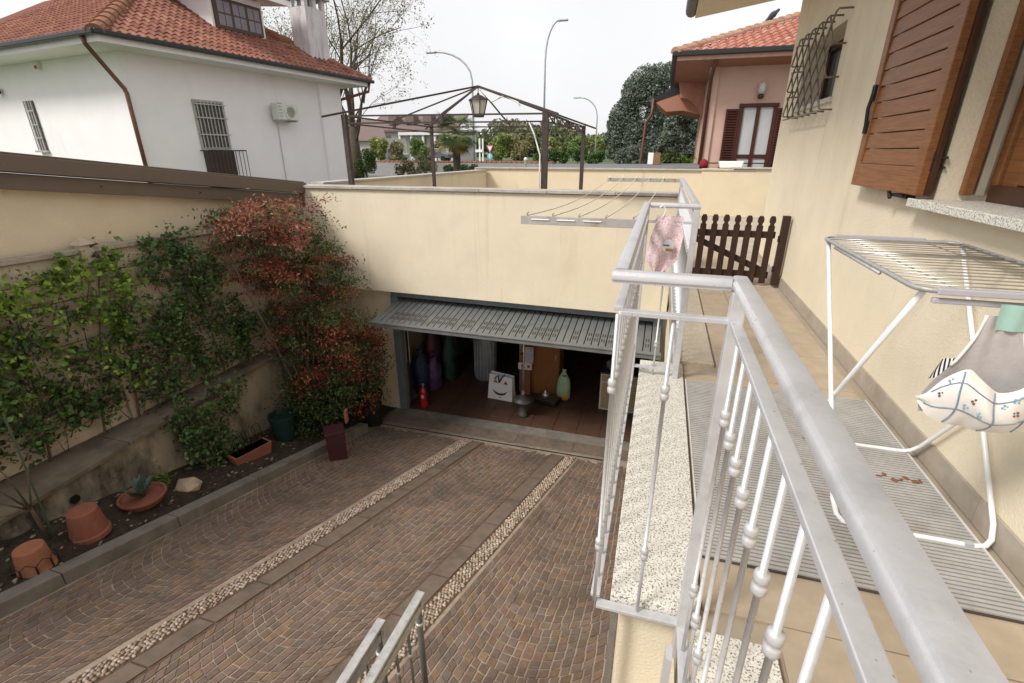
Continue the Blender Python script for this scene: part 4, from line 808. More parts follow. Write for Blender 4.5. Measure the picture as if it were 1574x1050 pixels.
ypl = thing('yellow_green_seedling', 'small yellow green plant behind the agave', 'plant', (-5.2, 3.25, potz(-5.2, 3.25)))
c_ = V(-5.15, 3.3, potz(-5.15, 3.3)+.12); leaf_cloud('foliage', LEAF, ypl, c_+rng.normal(size=(60, 3))*V(.06, .06, .08), .08, pick([(.16, .22, .03), (.11, .17, .03)], 60), aspect=.3)
MB().tube([c_-V(0, 0, .14), c_], .006, 5).build('stem', STEMM, ypl)
bare = thing('bare_shrub', 'thin bare shrub with green cane behind the upturned terracotta pots', 'shrub', (-5.25, 2.15, potz(-5.25, 2.15)))
mm = MB(); zb2 = potz(-5.2, 2.2)
mm.tube([(-5.15, 2.2, zb2), (-5.17, 2.18, zb2+.35), (-5.22, 2.15, zb2+.55)], [.022, .016, .010], 6)
for (dx, dy, dz) in ((-.15, -.35, .30), (.03, -.42, .12), (.06, -.3, .5), (-.1, .2, .5), (.1, -.15, .6)):
    mm.tube([(-5.17, 2.18, zb2+.35), (-5.17+dx*.5, 2.18+dy*.5, zb2+.38+dz*.6), (-5.17+dx, 2.18+dy, zb2+.4+dz)], [.010, .007, .003], 5)
mm.build('branches', STEMM, bare, smooth=True)
MB().tube([(-5.18, 2.25, zb2), (-5.30, 2.32, zb2+1.25)], .009, 6).build('cane', mat('green_cane', (.06, .10, .055), .6), bare)
nan = thing('nandina_shrub', 'large shrub with red and green leaves in the corner by the garage', 'shrub', (-4.95, 5.75, potz(-4.95, 5.75)))
sm_ = MB(); zb2 = potz(-5.0, 5.7)
heads = []
RED1 = [(.26, .065, .035), (.33, .11, .05), (.20, .04, .032), (.36, .15, .07)]; RED2 = [(.16, .028, .028), (.11, .02, .024), (.22, .045, .032)]; GR1 = [(.075, .115, .035), (.05, .09, .03), (.12, .16, .045), (.038, .07, .026)]; PNK = [(.38, .16, .11), (.29, .11, .075), (.34, .20, .12)]
for (hx, hy, hz) in ((-5.25, 5.1, -.25), (-5.3, 4.95, .35), (-5.2, 5.5, .75), (-4.9, 5.75, .55), (-4.75, 6.1, .2), (-4.55, 6.1, -.5), (-4.75, 5.6, -.8), (-4.5, 5.9, -1.4), (-4.9, 5.3, -1.3)):
    b = V(-5.0+rng.uniform(-.08, .08), 5.65+rng.uniform(-.12, .12), zb2); mid = b*.45+V(hx, hy, hz)*.55+V(0, 0, .12); sm_.tube([b, b*.75+mid*.25+V(0, 0, .1), mid, (hx, hy, hz)], [.024, .020, .014, .007], 6)
sm_.build('stem', STEMM, nan, smooth=True)
def inblob(p):
    x, y, z = p; w = .72-.06*max(0, z)-.10*max(0, -1.7-z); t_ = max(0., min(1., (.6-z)/2.0)); cx_ = -5.12+.52*t_; cy_ = 5.55+.40*t_
    return ((x-cx_)/w)**2 + ((y-cy_)/(w*1.05))**2 < 1 and zb2+.25 < z < .78
cen, col = [], []; n_c = 0
while n_c < 420:
    p = V(rng.uniform(-5.75, -3.9), rng.uniform(4.8, 6.65), rng.uniform(-2.3, .8))
    if not inblob(p): continue
    if -1.25 < p[2] < -.15 and p[1] < 5.35 and p[0] < -4.85: continue
    n_c += 1; k = rng.integers(60, 110); r = rng.uniform(.08, .15); cen.append(p + rng.normal(size=(k, 3))*V(r, r, r*.45))
    z = p[2]
    pr_ = float(np.interp(z+rng.uniform(-.25, .25), [-2.4, -1.8, -1.35, -1.0, -.5, 0, .4, .8], [.20, .35, .66, .60, .30, .42, .64, .78])); u_ = rng.random()
    src = GR1 if u_ > pr_ else (PNK if z > .1 and rng.random() < .5 else (RED1 if rng.random() < .72 else RED2))
    col.append(pick(src, k, .35))
for k in range(26):
    p = V(rng.uniform(-5.45, -4.6), rng.uniform(4.75, 6.2), rng.uniform(.6, .92)); n = 40; cen.append(p+rng.normal(size=(n, 3))*V(.12, .12, .06)); col.append(pick(PNK+RED1, n))
for k in range(14):
    p = V(rng.uniform(-4.4, -4.1), rng.uniform(6.1, 6.55), rng.uniform(-1.9, -1.2)); n = 30; cen.append(p+rng.normal(size=(n, 3))*V(.07, .07, .12)); col.append(pick(RED2, n))
cen = np.concatenate(cen); col = np.concatenate(col); leaf_cloud('foliage', LEAF, nan, cen, rng.uniform(.035, .075, len(cen)), col, aspect=.34)
low = thing('low_evergreen_shrub', 'dark evergreen shrub under the nandina beside the kerb', 'shrub', (-4.75, 5.55, potz(-4.75, 5.55)))
cen, col = [], []
for k in range(70):
    p = V(rng.uniform(-5.1, -4.5), rng.uniform(5.1, 6.1), rng.uniform(-2.45, -1.75)); n = 60; cen.append(p+rng.normal(size=(n, 3))*.08); col.append(pick([(.02, .045, .017), (.03, .06, .02), (.045, .08, .022), (.10, .13, .03)], n))
leaf_cloud('foliage', LEAF, low, np.concatenate(cen), .05, np.concatenate(col), aspect=.5); MB().tube([(-4.8, 5.6, potz(-4.8, 5.6)), (-4.8, 5.6, -2.0)], [.02, .008], 6).build('stem', STEMM, low)
# ------------------------------------------------------------------ courtyard walls, gazebo, lantern
YF = 13.5
fw = thing('courtyard_back_wall', 'long cream wall with grey coping at the back of the courtyard', 'wall', (-1, YF, 0))
cornL = at(757, 262, YF)
MB().box((-1.60, YF+.11, .48), (6.95, .22, 1.16)).build('wall', CREAM2, fw); MB().box((3.9, YF+.08, .50), (6.05, .22, 1.22)).build('wall', CREAM2, fw)
for k in range(7): MB().box((-4.55+1.02*k, YF+.10, 1.08), (1.015, .30, .035)).build('coping_slab', COPING, fw, bevel=.004)
for k in range(4): MB().box((2.1+1.0*k-.02, YF+.07, 1.128), (.995, .30, .035)).build('coping_slab', COPING, fw, bevel=.004)
MB().tube([(1.62, YF-.012, 1.05), (1.60, YF-.012, .85), (1.55, YF-.012, .62), (1.56, YF-.012, .2)], [.010, .012, .009, .006], 5).tube([(1.58, YF-.012, .75), (1.44, YF-.012, .5), (1.43, YF-.012, .1)], .007, 5).tube([(1.6, YF-.012, .78), (1.76, YF-.012, .74), (1.76, YF-.012, .1)], .007, 5).build('dead_ivy_stem', STEMM, fw)
MB().box((1.6, YF-.01, .06), (3.2, .03, .24)).build('base_course', KERB, fw)
sw = thing('courtyard_side_wall', 'cream side wall of the courtyard with grey coping beyond the parapet', 'wall', (-4.9, 10, 0))
a_, b_ = V(-5.30, 7.06, 0), V(-4.72, 13.45, 0); dd = unit(b_-a_); nn = V(dd[1], -dd[0], 0)
MB().prism([a_, b_, b_-nn*.2, a_-nn*.2], (0, 0, 1.0)).build('wall', CREAM2, sw)
for k in range(6): p = a_+(b_-a_)*(k/6)+dd*.003; q = a_+(b_-a_)*((k+1)/6)-dd*.003; MB().prism([p+nn*.04+V(0, 0, 1.002), q+nn*.04+V(0, 0, 1.002), q-nn*.24+V(0, 0, 1.002), p-nn*.24+V(0, 0, 1.002)], (0, 0, .035)).build('coping_slab', COPING, sw, bevel=.004)
gz = thing('iron_gazebo', 'rusty dark iron gazebo frame without a roof in the courtyard', 'gazebo', (-3.3, 9.3, 0))
LF, RF, RR, LR = V(-4.91, 7.32, 0), V(-1.76, 7.70, 0), V(-1.84, 11.9, 0), V(-4.80, 10.25, 0); ZG = 2.04; AP = V(-3.39, 9.3, 2.60)
LRt = 2.0
def top(p, z): return V(p[0], p[1], z)
for (p, w) in ((LF, .07), (RF, .085), (RR, .08), (LR, .06)): MB().box((p[0], p[1], ZG/2), (w, w, ZG)).build('post', GAZ, gz)
cor = [(LF, ZG), (RF, ZG), (RR, ZG), (LR, LRt)]
for (p, za_), (q, zb_) in zip(cor, cor[1:]+cor[:1]):
    MB().bar(top(p, za_-.02), top(q, zb_-.02), .024, .024).build('beam', GAZ, gz); MB().bar(top(p, za_-.125), top(q, zb_-.125), .02, .022).build('beam', GAZ, gz)
for (p, z) in cor:
    e = AP + (top(p, z+.03)-AP)*1.14; MB().bar(AP, e, .024, .03).build('rafter', GAZ, gz)
for (p, q) in ((LF, RF), (RF, RR), (RR, LR), (LR, LF)):
    m_ = (p+q)/2; MB().bar(AP-V(0, 0, .01), top(m_, ZG-.01), .02, .024).build('rafter', GAZ, gz); MB().box((m_[0], m_[1], ZG-.08), (.05, .05, .13)).build('beam_stub', GAZ, gz)
for k in range(7):
    t = (k+.4)/7.2; p = RF+(RR-RF)*t; q = RF+(RR-RF)*(t+.11)
    MB().bar(top(p, ZG-.03), top(q, ZG-.12), .012, .02).build('truss_web', GAZ, gz); MB().bar(top(q, ZG-.03), top(q, ZG-.12), .012, .02).build('truss_web', GAZ, gz)
ln = thing('hanging_lantern', 'dark iron lantern with frosted panes hanging inside the gazebo', 'lantern', (AP[0], AP[1], 2.15))
lx, ly = AP[0]+.0, AP[1]; FROST = mat('frosted_pane', (.50, .49, .42), .5, var=.1)
MB().lathe([(.105, 2.12), (.165, 2.37)], (lx, ly, 0), 6).build('panes', FROST, ln); MB().lathe([(.20, 2.37), (.19, 2.385), (.07, 2.45), (.03, 2.46), (.02, 2.49)], (lx, ly, 0), 6).build('hood', GAZ, ln); MB().tube([(lx, ly, 2.48), (lx, ly, 2.60)], .008, 6).build('chain', GAZ, ln); MB().lathe([(.105, 2.09), (.115, 2.12), (.11, 2.125)], (lx, ly, 0), 6).build('tray', GAZ, ln)
for k in range(6): a = k*math.pi/3; MB().bar((lx+.107*math.cos(a), ly+.107*math.sin(a), 2.12), (lx+.168*math.cos(a), ly+.168*math.sin(a), 2.37), .016, .016).build('glazing_bar', GAZ, ln)
CABLE = mat('white_cable', (.66, .65, .62), .5)
cb = MB(); P0_ = AP+V(.02, -.02, -.03)
cb.tube([P0_, P0_+V(.35, -.3, -.26), P0_+V(.6, -.4, -.18), P0_+V(.95, -.75, -.32), V(-2.15, 8.05, 2.02), V(-1.98, 7.9, 1.75), V(-1.82, 7.64, 1.45), V(-1.83, 7.63, .4)], .012, 6)
props(cb.build('electric_cable', CABLE, smooth=True), 'pale electric cable draped along the gazebo down its front post', 'cable')
# ------------------------------------------------------------------ roof tiles
REDS = [(.22, .085, .06), (.275, .115, .078), (.18, .072, .053), (.305, .145, .10), (.235, .10, .07)]
PINKR = [(.38, .15, .105), (.45, .20, .145), (.33, .125, .09), (.48, .25, .185)]
def tile_shape(tw_, tl):
    xs = [0, .16, .32, .5, .66, .8, 1.0]; zs = [.012, .040, .058, .058, .040, .012, .008]; mb = MB()
    vs = [V(x*tw_, 0, z+.020) for x, z in zip(xs, zs)] + [V(x*tw_, tl*1.08, z-.004) for x, z in zip(xs, zs)] + [V(x*tw_, 0, z-.012) for x, z in zip(xs, zs)]
    n = 7; mb.add(vs, [(i, i+1, n+i+1, n+i) for i in range(n-1)] + [(2*n+i, 2*n+i+1, i+1, i) for i in range(n-1)]); return mb
def tile_roof(parent, org, e, u, L_, H_, tw_, tl, ins, cols, nmat, nmax, near):
    """rows of curved tiles on a plane: org eave corner, e along the eave, u up the slope; ins(x, y) keeps a tile"""
    n = unit(np.cross(e, u)); n = n if n[2] > 0 else -n; R = np.stack([e, u, n], 1); sgn = np.linalg.det(R)
    if sgn < 0: org = org + e*L_; e = -e; R = np.stack([e, u, n], 1); f0 = ins; ins = lambda x, y: f0(L_-x, y)
    spots = []
    for j in range(int(H_/tl)+1):
        for i in range(int(L_/tw_)+1):
            x, y = i*tw_, j*tl
            if ins(x+tw_/2, y+tl/2): p = org+e*x+u*y; spots.append((np.linalg.norm(p-near), p))
    spots.sort(key=lambda t: t[0]); me = tile_shape(tw_, tl).mesh('roof_tile'); me.materials.append(tile_mat(nmat+'_tile', cols, False))
    for _, p in spots[:nmax]:
        ja = rng.normal()*.012; Rj = R @ Rz(ja); inst(me, 'roof_tile', parent, T4(p+n*rng.uniform(-.003, .004), Rj))
    if len(spots) > nmax:
        mb = MB(); base = tile_shape(tw_, tl)
        for _, p in spots[nmax:]:
            mb.cur = tuple(np.array(cols[rng.integers(len(cols))])*rng.uniform(.85, 1.15)); vv = np.array(base.v) @ R.T + p; mb.add(vv, base.f)
        mb.build('roof_tiles', tile_mat(nmat+'_tiles', cols, True), parent, kind='stuff', fix=False)
def ridge_caps(parent, p, q, r, cols, nmat, upn):
    d = unit(q-p); L_ = np.linalg.norm(q-p); n = int(L_/.36); s_ = unit(np.cross(d, V(0, 0, 1))); w = np.cross(s_, d)
    for k in range(n):
        a = p+d*L_*k/n; b = p+d*(L_*(k+1)/n+.04); vs = []
        for (c, rr_, lift) in ((a, r*1.12, .012), (b, r*.92, 0)):
            for t in np.linspace(-.15, math.pi+.15, 8): vs.append(c + s_*rr_*math.cos(t) + w*(rr_*math.sin(t)*.8+lift))
        MB().add(vs, [(i, i+1, 9+i, 8+i) for i in range(7)] + [tuple(range(8))]).build('ridge_tile', tile_mat(nmat+'_tile', cols, False), parent, fix=False)
# ------------------------------------------------------------------ white house on the left
d8, r8 = dirv(8), nrm(8); HA = V(-11.81, 9.35, 0); LEN, DEP, OH = 6.72, 9.0, .80; ZE = 3.77
def WH(l, o, z): p = HA + d8*l + r8*o; return V(p[0], p[1], z)
wh = thing('white_house', 'white plastered house with red tiled roof, dormer and chimney on the left', 'house', WH(3, -4, -.1))
MB().prism([WH(0, 0, -.1), WH(LEN, 0, -.1), WH(LEN, -DEP, -.1), WH(0, -DEP, -.1)], (0, 0, ZE-.10)).build('wall', WHITEP, wh)
MB().prism([WH(LEN-.95, .001, -.1), WH(LEN+.002, .001, -.1), WH(LEN+.002, .10, -.1), WH(LEN-.95, .10, -.1)], (0, 0, ZE-.10)).build('pilaster', WHITEP, wh)
so_ = MB(); so_.prism([WH(-OH+.04, OH-.04, ZE-.20), WH(LEN+OH-.04, OH-.04, ZE-.20), WH(LEN+OH-.04, -DEP-OH, ZE-.20), WH(-OH+.04, -DEP-OH, ZE-.20)], (0, 0, .18)); so_.build('soffit', WHITEP, wh)
PT = math.radians(30); u_r = -r8*math.cos(PT)+V(0, 0, math.sin(PT)); u_n = d8*math.cos(PT)+V(0, 0, math.sin(PT)); EL = LEN+2*OH; HALF = EL/2
E1 = WH(-OH, OH, ZE-.03)
rf = MB(); apx = WH(LEN/2, OH-HALF, ZE-.05+HALF*math.tan(PT)); ap2 = WH(LEN/2, -DEP, ZE-.05+HALF*math.tan(PT)); c1, c2 = WH(-OH, OH, ZE-.05), WH(LEN+OH, OH, ZE-.05); c3, c4 = WH(LEN+OH, -DEP-OH, ZE-.05), WH(-OH, -DEP-OH, ZE-.05)
rf.add([c1, c2, c3, c4, apx, ap2], [(0, 1, 4), (1, 2, 5, 4), (2, 3, 5), (3, 0, 4, 5), (3, 2, 1, 0)]); roof = rf.build('roof', mat('roof_underlay', (.16, .05, .03), .9), wh)
SL = HALF/math.cos(PT)
tile_roof(roof, E1, d8, u_r, EL, SL, .185, .25, lambda x, y: y*math.cos(PT)+.02 < min(x, EL-x), REDS, 'red', 300, V(0, 0, 1.5))
tile_roof(roof, E1, -r8, u_n, 7.4, SL, .185, .25, lambda x, y: y*math.cos(PT)+.05 < x, REDS, 'red', 300, V(-9, 3, 2))
OLD = [(.25, .115, .07), (.29, .14, .085), (.22, .095, .06)]
ridge_caps(roof, c1+V(0, 0, .0), apx+V(0, 0, .03), .15, OLD, 'old_ridge', None); ridge_caps(roof, c2+V(0, 0, .0), apx+V(0, 0, .03), .15, OLD, 'old_ridge', None)
for (p, q) in ((WH(-OH-.06, OH+.05, ZE-.045), WH(LEN+OH+.06, OH+.05, ZE-.045)), (WH(-OH-.05, OH+.06, ZE-.045), WH(-OH-.05, -DEP, ZE-.045))): MB().bar(p, q, .11, .10).build('gutter', GUTTER, wh, bevel=.02)
MB().tube([WH(-OH-.02, .35, ZE-.08), WH(-OH+.02, .33, ZE-.22), WH(-.05, -.02, ZE-.95), WH(-.05, .03, ZE-1.05), WH(-.05, .05, 0)], .045, 10).build('downpipe', COPPER, wh, smooth=True)
MB().tube([WH(LEN+OH-.1, OH, ZE-.08), WH(LEN+OH-.12, OH-.05, ZE-.35), WH(LEN+.08, .05, ZE-.62), WH(LEN+.08, .0, ZE-.7), WH(LEN+.08, .0, 0)], .045, 10).build('downpipe', COPPER, wh, smooth=True)
def face_pt(x, y, o=0.): p = hit(x, y, HA + r8*o, r8); return ((p-HA)@d8, p[2])
# barred window with small balcony
l0, z1 = face_pt(293, 152); l1, _ = face_pt(341, 156); _, z0 = face_pt(308, 229); _, z00 = face_pt(312, 268)
wn = MB().prism([WH(l0, .004, z0), WH(l1, .004, z0), WH(l1, .004, z1), WH(l0, .004, z1)], r8*.03).build('window', mat('beige_window_trim', (.42, .40, .37), .7), wh)
MB().prism([WH(l0+.06, .036, z0+.05), WH(l1-.06, .036, z0+.05), WH(l1-.06, .036, z1-.06), WH(l0+.06, .036, z1-.06)], r8*.012).build('louvre', mat('dark_louvre', (.10, .085, .075), .7), wn)
for k in range(8): t = l0+.08+(l1-l0-.16)*k/7; MB().bar(WH(t, .075, z0+.03), WH(t, .075, z1-.03), .02, .02).build('bar', mat('pale_bar', (.45, .43, .42), .5), wn)
for z in (z0+.35, z0+.75, z1-.1): MB().bar(WH(l0, .09, z), WH(l1, .09, z), .015, .03).build('bar', MC['pale_bar'], wn)
dm = MB().prism([WH(l0+.03, .004, z00-.4), WH(l1+.04, .004, z00-.4), WH(l1+.04, .004, z0-.03), WH(l0+.03, .004, z0-.03)], r8*.04).build('door_lower_panel', mat('dark_brown_panel', (.075, .05, .043), .7), wh)
bl = MB().bar(WH(l0-.03, .30, z0-.04), WH(l1+.22, .30, z0-.04), .03, .03).build('balcony_rail', BLACKI, wh)
for k in range(11): t = l0-.03+(l1-l0+.25)*k/10; MB().bar(WH(t, .30, z0-.05), WH(t, .30, z00-.4), .012, .012).build('baluster', BLACKI, bl)
for t in (l0-.03, l1+.22): MB().bar(WH(t, .0, z0-.04), WH(t, .30, z0-.04), .02, .025).build('side_rail', BLACKI, bl)
# left small barred window on the other face
def face2(x, y): p = hit(x, y, HA, d8); return (-(p-HA)@r8, p[2])
a0, zt_ = face2(47, 155); a1, _ = face2(60, 154); b0, zb2 = face2(67, 231); aw = .34
def W2(a, o, z): p = HA - r8*a - d8*o; return V(p[0], p[1], z)
ac_ = (a0+b0)/2
w3 = MB().prism([W2(ac_-.19, .004, zb2), W2(ac_+.19, .004, zb2), W2(ac_+.19, .004, zt_), W2(ac_-.19, .004, zt_)], -d8*.02).build('window', MC['dark_louvre'], wh)
for k in range(4): t = ac_-.17+.34*k/3; MB().bar(W2(t, .06, zb2), W2(t, .06, zt_), .02, .02).build('bar', MC['pale_bar'], w3)
for z in (zb2+.3, zb2+.62, zb2+.95): MB().bar(W2(ac_-.2, .07, z), W2(ac_+.2, .07, z), .015, .025).build('bar', MC['pale_bar'], w3)
MB().box(W2(ac_, .05, zb2-.03), (.46, .1, .05)).build('sill', COPING, w3)
px_, pz_ = face2(62, 102); MB().box(W2(px_, .06, pz_), (.10, .10, .16)).build('alarm_box', mat('white_box', (.75, .72, .7), .6), wh); MB().box(W2(px_-.02, .115, pz_-.03), (.06, .02, .07)).build('alarm_lens', mat('red_lens', (.45, .07, .03), .4), wh)
px_, pz_ = face2(3, 141); MB().lathe([(.04, -.08), (.09, -.04), (.09, .06), (.03, .1)], W2(px_, .12, pz_), 10).build('wall_lamp', BLACKI, wh)
# air conditioner
l0, z1 = face_pt(421, 158, .25); l1, _ = face_pt(453, 161, .25); _, z0 = face_pt(424, 184, .25)
acn = thing('air_conditioner', 'white outdoor air conditioning unit on the white house wall', 'air conditioner', WH(l0, .2, z0))
MB().prism([WH(l0, .10, z0), WH(l1, .10, z0), WH(l1, .36, z0), WH(l0, .36, z0)], (0, 0, z1-z0)).build('casing', mat('ivory_enamel', (.66, .64, .60), .5), acn, bevel=.02)
fc = WH(l0+(l1-l0)*.60, .362, (z0+z1)/2); RR8 = np.stack([d8, V(0, 0, 1), r8], 1)
MB().lathe([(.01, 0), (.20, 0), (.20, .012), (.01, .012)], fc, 20, R=RR8).build('fan_grille', mat('dark_fan', (.06, .06, .06), .6), acn)
for k in range(4): MB().lathe([(.05+.05*k, 0), (.062+.05*k, 0), (.062+.05*k, .02), (.05+.05*k, .02)], fc, 20, R=RR8).build('grille_ring', MC['ivory_enamel'], acn)
for k in range(5): z = z0+.1+.085*k; MB().bar(WH(l0+.02, .365, z), WH(l0+.16, .365, z), .01, .03).build('louvre', GREYPL, acn)
for t in (l0+.12, l1-.12): MB().bar(WH(t, 0, z0-.02), WH(t, .38, z0-.02), .04, .04).build('bracket', STEEL, acn)
MB().tube([WH(l0+.2, .05, z0), WH(l0+.22, .02, z0-.3), WH(l0+.22, .02, 0)], .014, 6).build('drain_pipe', mat('pale_pipe', (.55, .53, .52), .7), acn)
# chimney and dormer
nr = unit(np.cross(d8, u_r)); nr = nr if nr[2] > 0 else -nr
cbp = hit(493, 93, E1, nr); ch = thing('chimney', 'weathered white chimney with a slab cap on the red tiled roof', 'chimney', cbp)
CHM = mat('weathered_white_chimney', (.60, .57, .57), .9, var=.1, scale=3, dirt=((.27, .255, .26), 3, .5, .75, (3, 3, .5)))
lc = (cbp-HA)@d8; oc = (cbp-HA)@r8 - .30; hw = .42
MB().prism([WH(lc-hw, oc-.32, cbp[2]-.3), WH(lc+hw, oc-.32, cbp[2]-.3), WH(lc+hw, oc+.32, cbp[2]-.3), WH(lc-hw, oc+.32, cbp[2]-.3)], (0, 0, 1.72)).build('stack', CHM, ch)
for (dl, do) in ((-.36, -.26), (.36, -.26), (.36, .26), (-.36, .26), (0, .26), (0, -.26)): p = WH(lc+dl, oc+do, cbp[2]+1.42); MB().box(p+V(0, 0, .14), (.13, .13, .28), Rz(-math.radians(8))).build('cap_pier', CHM, ch)
MB().prism([WH(lc-.56, oc-.44, cbp[2]+1.70), WH(lc+.56, oc-.44, cbp[2]+1.70), WH(lc+.56, oc+.44, cbp[2]+1.70), WH(lc-.56, oc+.44, cbp[2]+1.70)], (0, 0, .07)).build('cap', COPING, ch)
MB().prism([WH(lc-.5, oc+.30, cbp[2]-.12), WH(lc+.5, oc+.30, cbp[2]-.12), WH(lc+.5, oc+.55, cbp[2]-.24), WH(lc-.5, oc+.55, cbp[2]-.24)], (0, 0, .06)).build('flashing', COPING, ch)
q0, q1 = hit(332, 46, E1, nr), hit(404, 62, E1, nr); la, lb = (q0-HA)@d8, (q1-HA)@d8; od = ((q0-HA)@r8+(q1-HA)@r8)/2; zd = (q0[2]+q1[2])/2
dor = MB().prism([WH(la-.05, od, zd-.05), WH(lb+.12, od, zd-.05), WH(lb+.12, od-2.2, zd-.05), WH(la-.05, od-2.2, zd-.05)], (0, 0, 1.02)).build('dormer', WHITEP, wh)
MB().prism([WH(la-.75, od+.50, zd+.95), WH(lb+.72, od+.50, zd+.95), WH(lb+.72, od-2.4, zd+1.25), WH(la-.75, od-2.4, zd+1.25)], (0, 0, .16)).build('dormer_roof', WHITEP, dor)
MB().prism([WH(la-.78, od+.52, zd+1.10), WH(lb+.75, od+.52, zd+1.10), WH(lb+.75, od-2.4, zd+1.40), WH(la-.78, od-2.4, zd+1.40)], (0, 0, .06)).build('roof_edge', GUTTER, dor)
MB().prism([WH(la+.02, od+.004, zd+.06), WH(lb+.02, od+.004, zd+.06), WH(lb+.02, od+.004, zd+.80), WH(la+.02, od+.004, zd+.80)], r8*.05).build('window_frame', BROWNFR, dor)
PANE = mat('grey_pane', (.17, .15, .17), .2, spec=.5)
for i in range(3):
    for j_ in range(2):
        for k in range(2):
            w_ = (lb-la-.10)/3; x = la+.08+w_*i+.04+j_*(w_-.06)/2; z = zd+.14+.31*k
            MB().prism([WH(x, .056+od, z), WH(x+(w_-.10)/2, .056+od, z), WH(x+(w_-.10)/2, .056+od, z+.27), WH(x, .056+od, z+.27)], r8*.006).build('pane', PANE, dor)
# ------------------------------------------------------------------ pink house on the right
YK = 17.0; kh = thing('pink_house', 'pink house with red tiled roof and brown shutters behind the courtyard', 'house', (4, YK, 0))
MB().box((5.6, YK+3.0, 1.9), (9.0, 6.0, 4.1)).build('wall', PINKP, kh)
ck = at(1091, 160, YK)[0]
MB().box((ck+.02, YK-.02, 1.9), (.26, .10, 4.1)).build('pilaster', PINKP, kh)
YE_ = 16.05; eL, eR = at(1038, 92, YE_), at(1220, 86, YE_); ze = eL[2]
MB().prism([(eL[0]+.05, YE_+.03, ze-.02), (10, YE_+.03, ze-.02), (10, YE_+.03, ze+.14), (eL[0]+.05, YE_+.03, ze+.14)], (0, .06, 0)).build('fascia', mat('coral_fascia', (.56, .33, .27), .85), kh)
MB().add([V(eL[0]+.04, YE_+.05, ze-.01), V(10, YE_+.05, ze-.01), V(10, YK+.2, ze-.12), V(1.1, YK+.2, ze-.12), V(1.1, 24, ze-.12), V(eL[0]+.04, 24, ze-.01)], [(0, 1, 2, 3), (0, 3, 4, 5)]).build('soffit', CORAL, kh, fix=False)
gt = MB(); gt.bar((eL[0]-.06, YE_-.03, ze+.14), (10, YE_-.03, ze+.14), .13, .13).bar((eL[0]-.03, YE_-.05, ze+.14), (eL[0]-.03, 24, ze+.14), .13, .13); gt.build('gutter', GUTTER, kh, bevel=.02)
PK = math.radians(21); e1 = V(eL[0]-.02, YE_-.02, ze+.16); uk = V(0, math.cos(PK), math.sin(PK)); rk_ = MB(); Lk = 10.0
tp = lambda s: e1 + V(s, s, s*math.tan(PK))
rk_.add([e1-V(0, 0, .02), e1+V(Lk, 0, -.02), e1+V(Lk, 4.5, 4.5*math.tan(PK)-.02), tp(4.5)-V(0, 0, .02), e1+V(0, 9, -.02)], [(0, 1, 2, 3), (0, 3, 4)]); kroof = rk_.build('roof', mat('pink_underlay', (.2, .07, .04), .9), kh, fix=False)
tile_roof(kroof, e1, V(1, 0, 0), uk, 5.6, 4.6, .235, .33, lambda x, y: y*math.cos(PK)+.06 < x and x < 5.6, PINKR, 'pink', 300, V(2, 10, 3))
ridge_caps(kroof, e1+V(0, 0, .01), tp(4.2)+V(0, 0, .02), .15, [(.42, .24, .16), (.46, .30, .22), (.36, .18, .12)], 'lichen_ridge', None)
# door with shutters, lamp
dl, dr, ztop = at(1139, 165, YK)[0], at(1194, 165, YK)[0], at(1165, 164, YK)[2]
df = MB(); df.box(((dl+dr)/2, YK-.03, ztop+.04), (dr-dl+.1, .10, .09))
for x in (dl+.03, (dl+dr)/2, dr-.03): df.box((x, YK-.03, ztop/2), (.10, .06, ztop))
for z in (.95, .25): df.box(((dl+dr)/2, YK-.028, z+.42), (dr-dl, .05, .10))
fd = df.build('french_door', mat('mahogany_frame', (.062, .018, .012), .5, var=.15), kh)
for (a, b) in ((dl+.08, (dl+dr)/2-.05), ((dl+dr)/2+.05, dr-.08)):
    for (z0_, z1_) in ((.35, 1.30), (1.42, ztop-.02)): MB().box(((a+b)/2, YK-.008, (z0_+z1_)/2), (b-a, .012, z1_-z0_)).build('curtained_pane', mat('net_curtain', (.46, .46, .47), .6, var=.12, scale=8, wood=(6, 6, .3)), fd)
SHM = mat('mahogany_shutter', (.060, .017, .012), .55, var=.15)
for (a, b) in ((at(1117, 165, YK)[0], dl-.03), (dr+.03, dr+.5)):
    s_ = MB().box(((a+b)/2, YK-.05, ztop/2-.02), (b-a, .03, ztop-.06)).build('shutter', SHM, kh)
    for k in range(30): MB().box(((a+b)/2, YK-.07, ztop-.12-.07*k), (b-a-.1, .022, .045), np.array([[1, 0, 0], [0, .8, -.6], [0, .6, .8]])).build('slat', SHM, s_)
lp = at(1170, 139, YK); lamp = MB().lathe([(.06, -.22), (.09, -.16), (.05, -.10)], (lp[0], YK-.12, lp[2]), 12).build('wall_lamp', BROWNFR, kh, smooth=True); MB().lathe([(.075, -.10), (.10, 0), (.095, .14), (.04, .20)], (lp[0], YK-.12, lp[2]), 12).build('lamp_globe', mat('opal_glass', (.55, .55, .52), .3), lamp, smooth=True)
pt_ = at(1101, 95, YE_+.2); MB().tube([(pt_[0], YE_+.1, ze), (pt_[0]-.04, YK-.10, ze-.35), (pt_[0]-.06, YK-.10, 0)], .055, 10).build('downpipe', COPPER, kh, smooth=True)
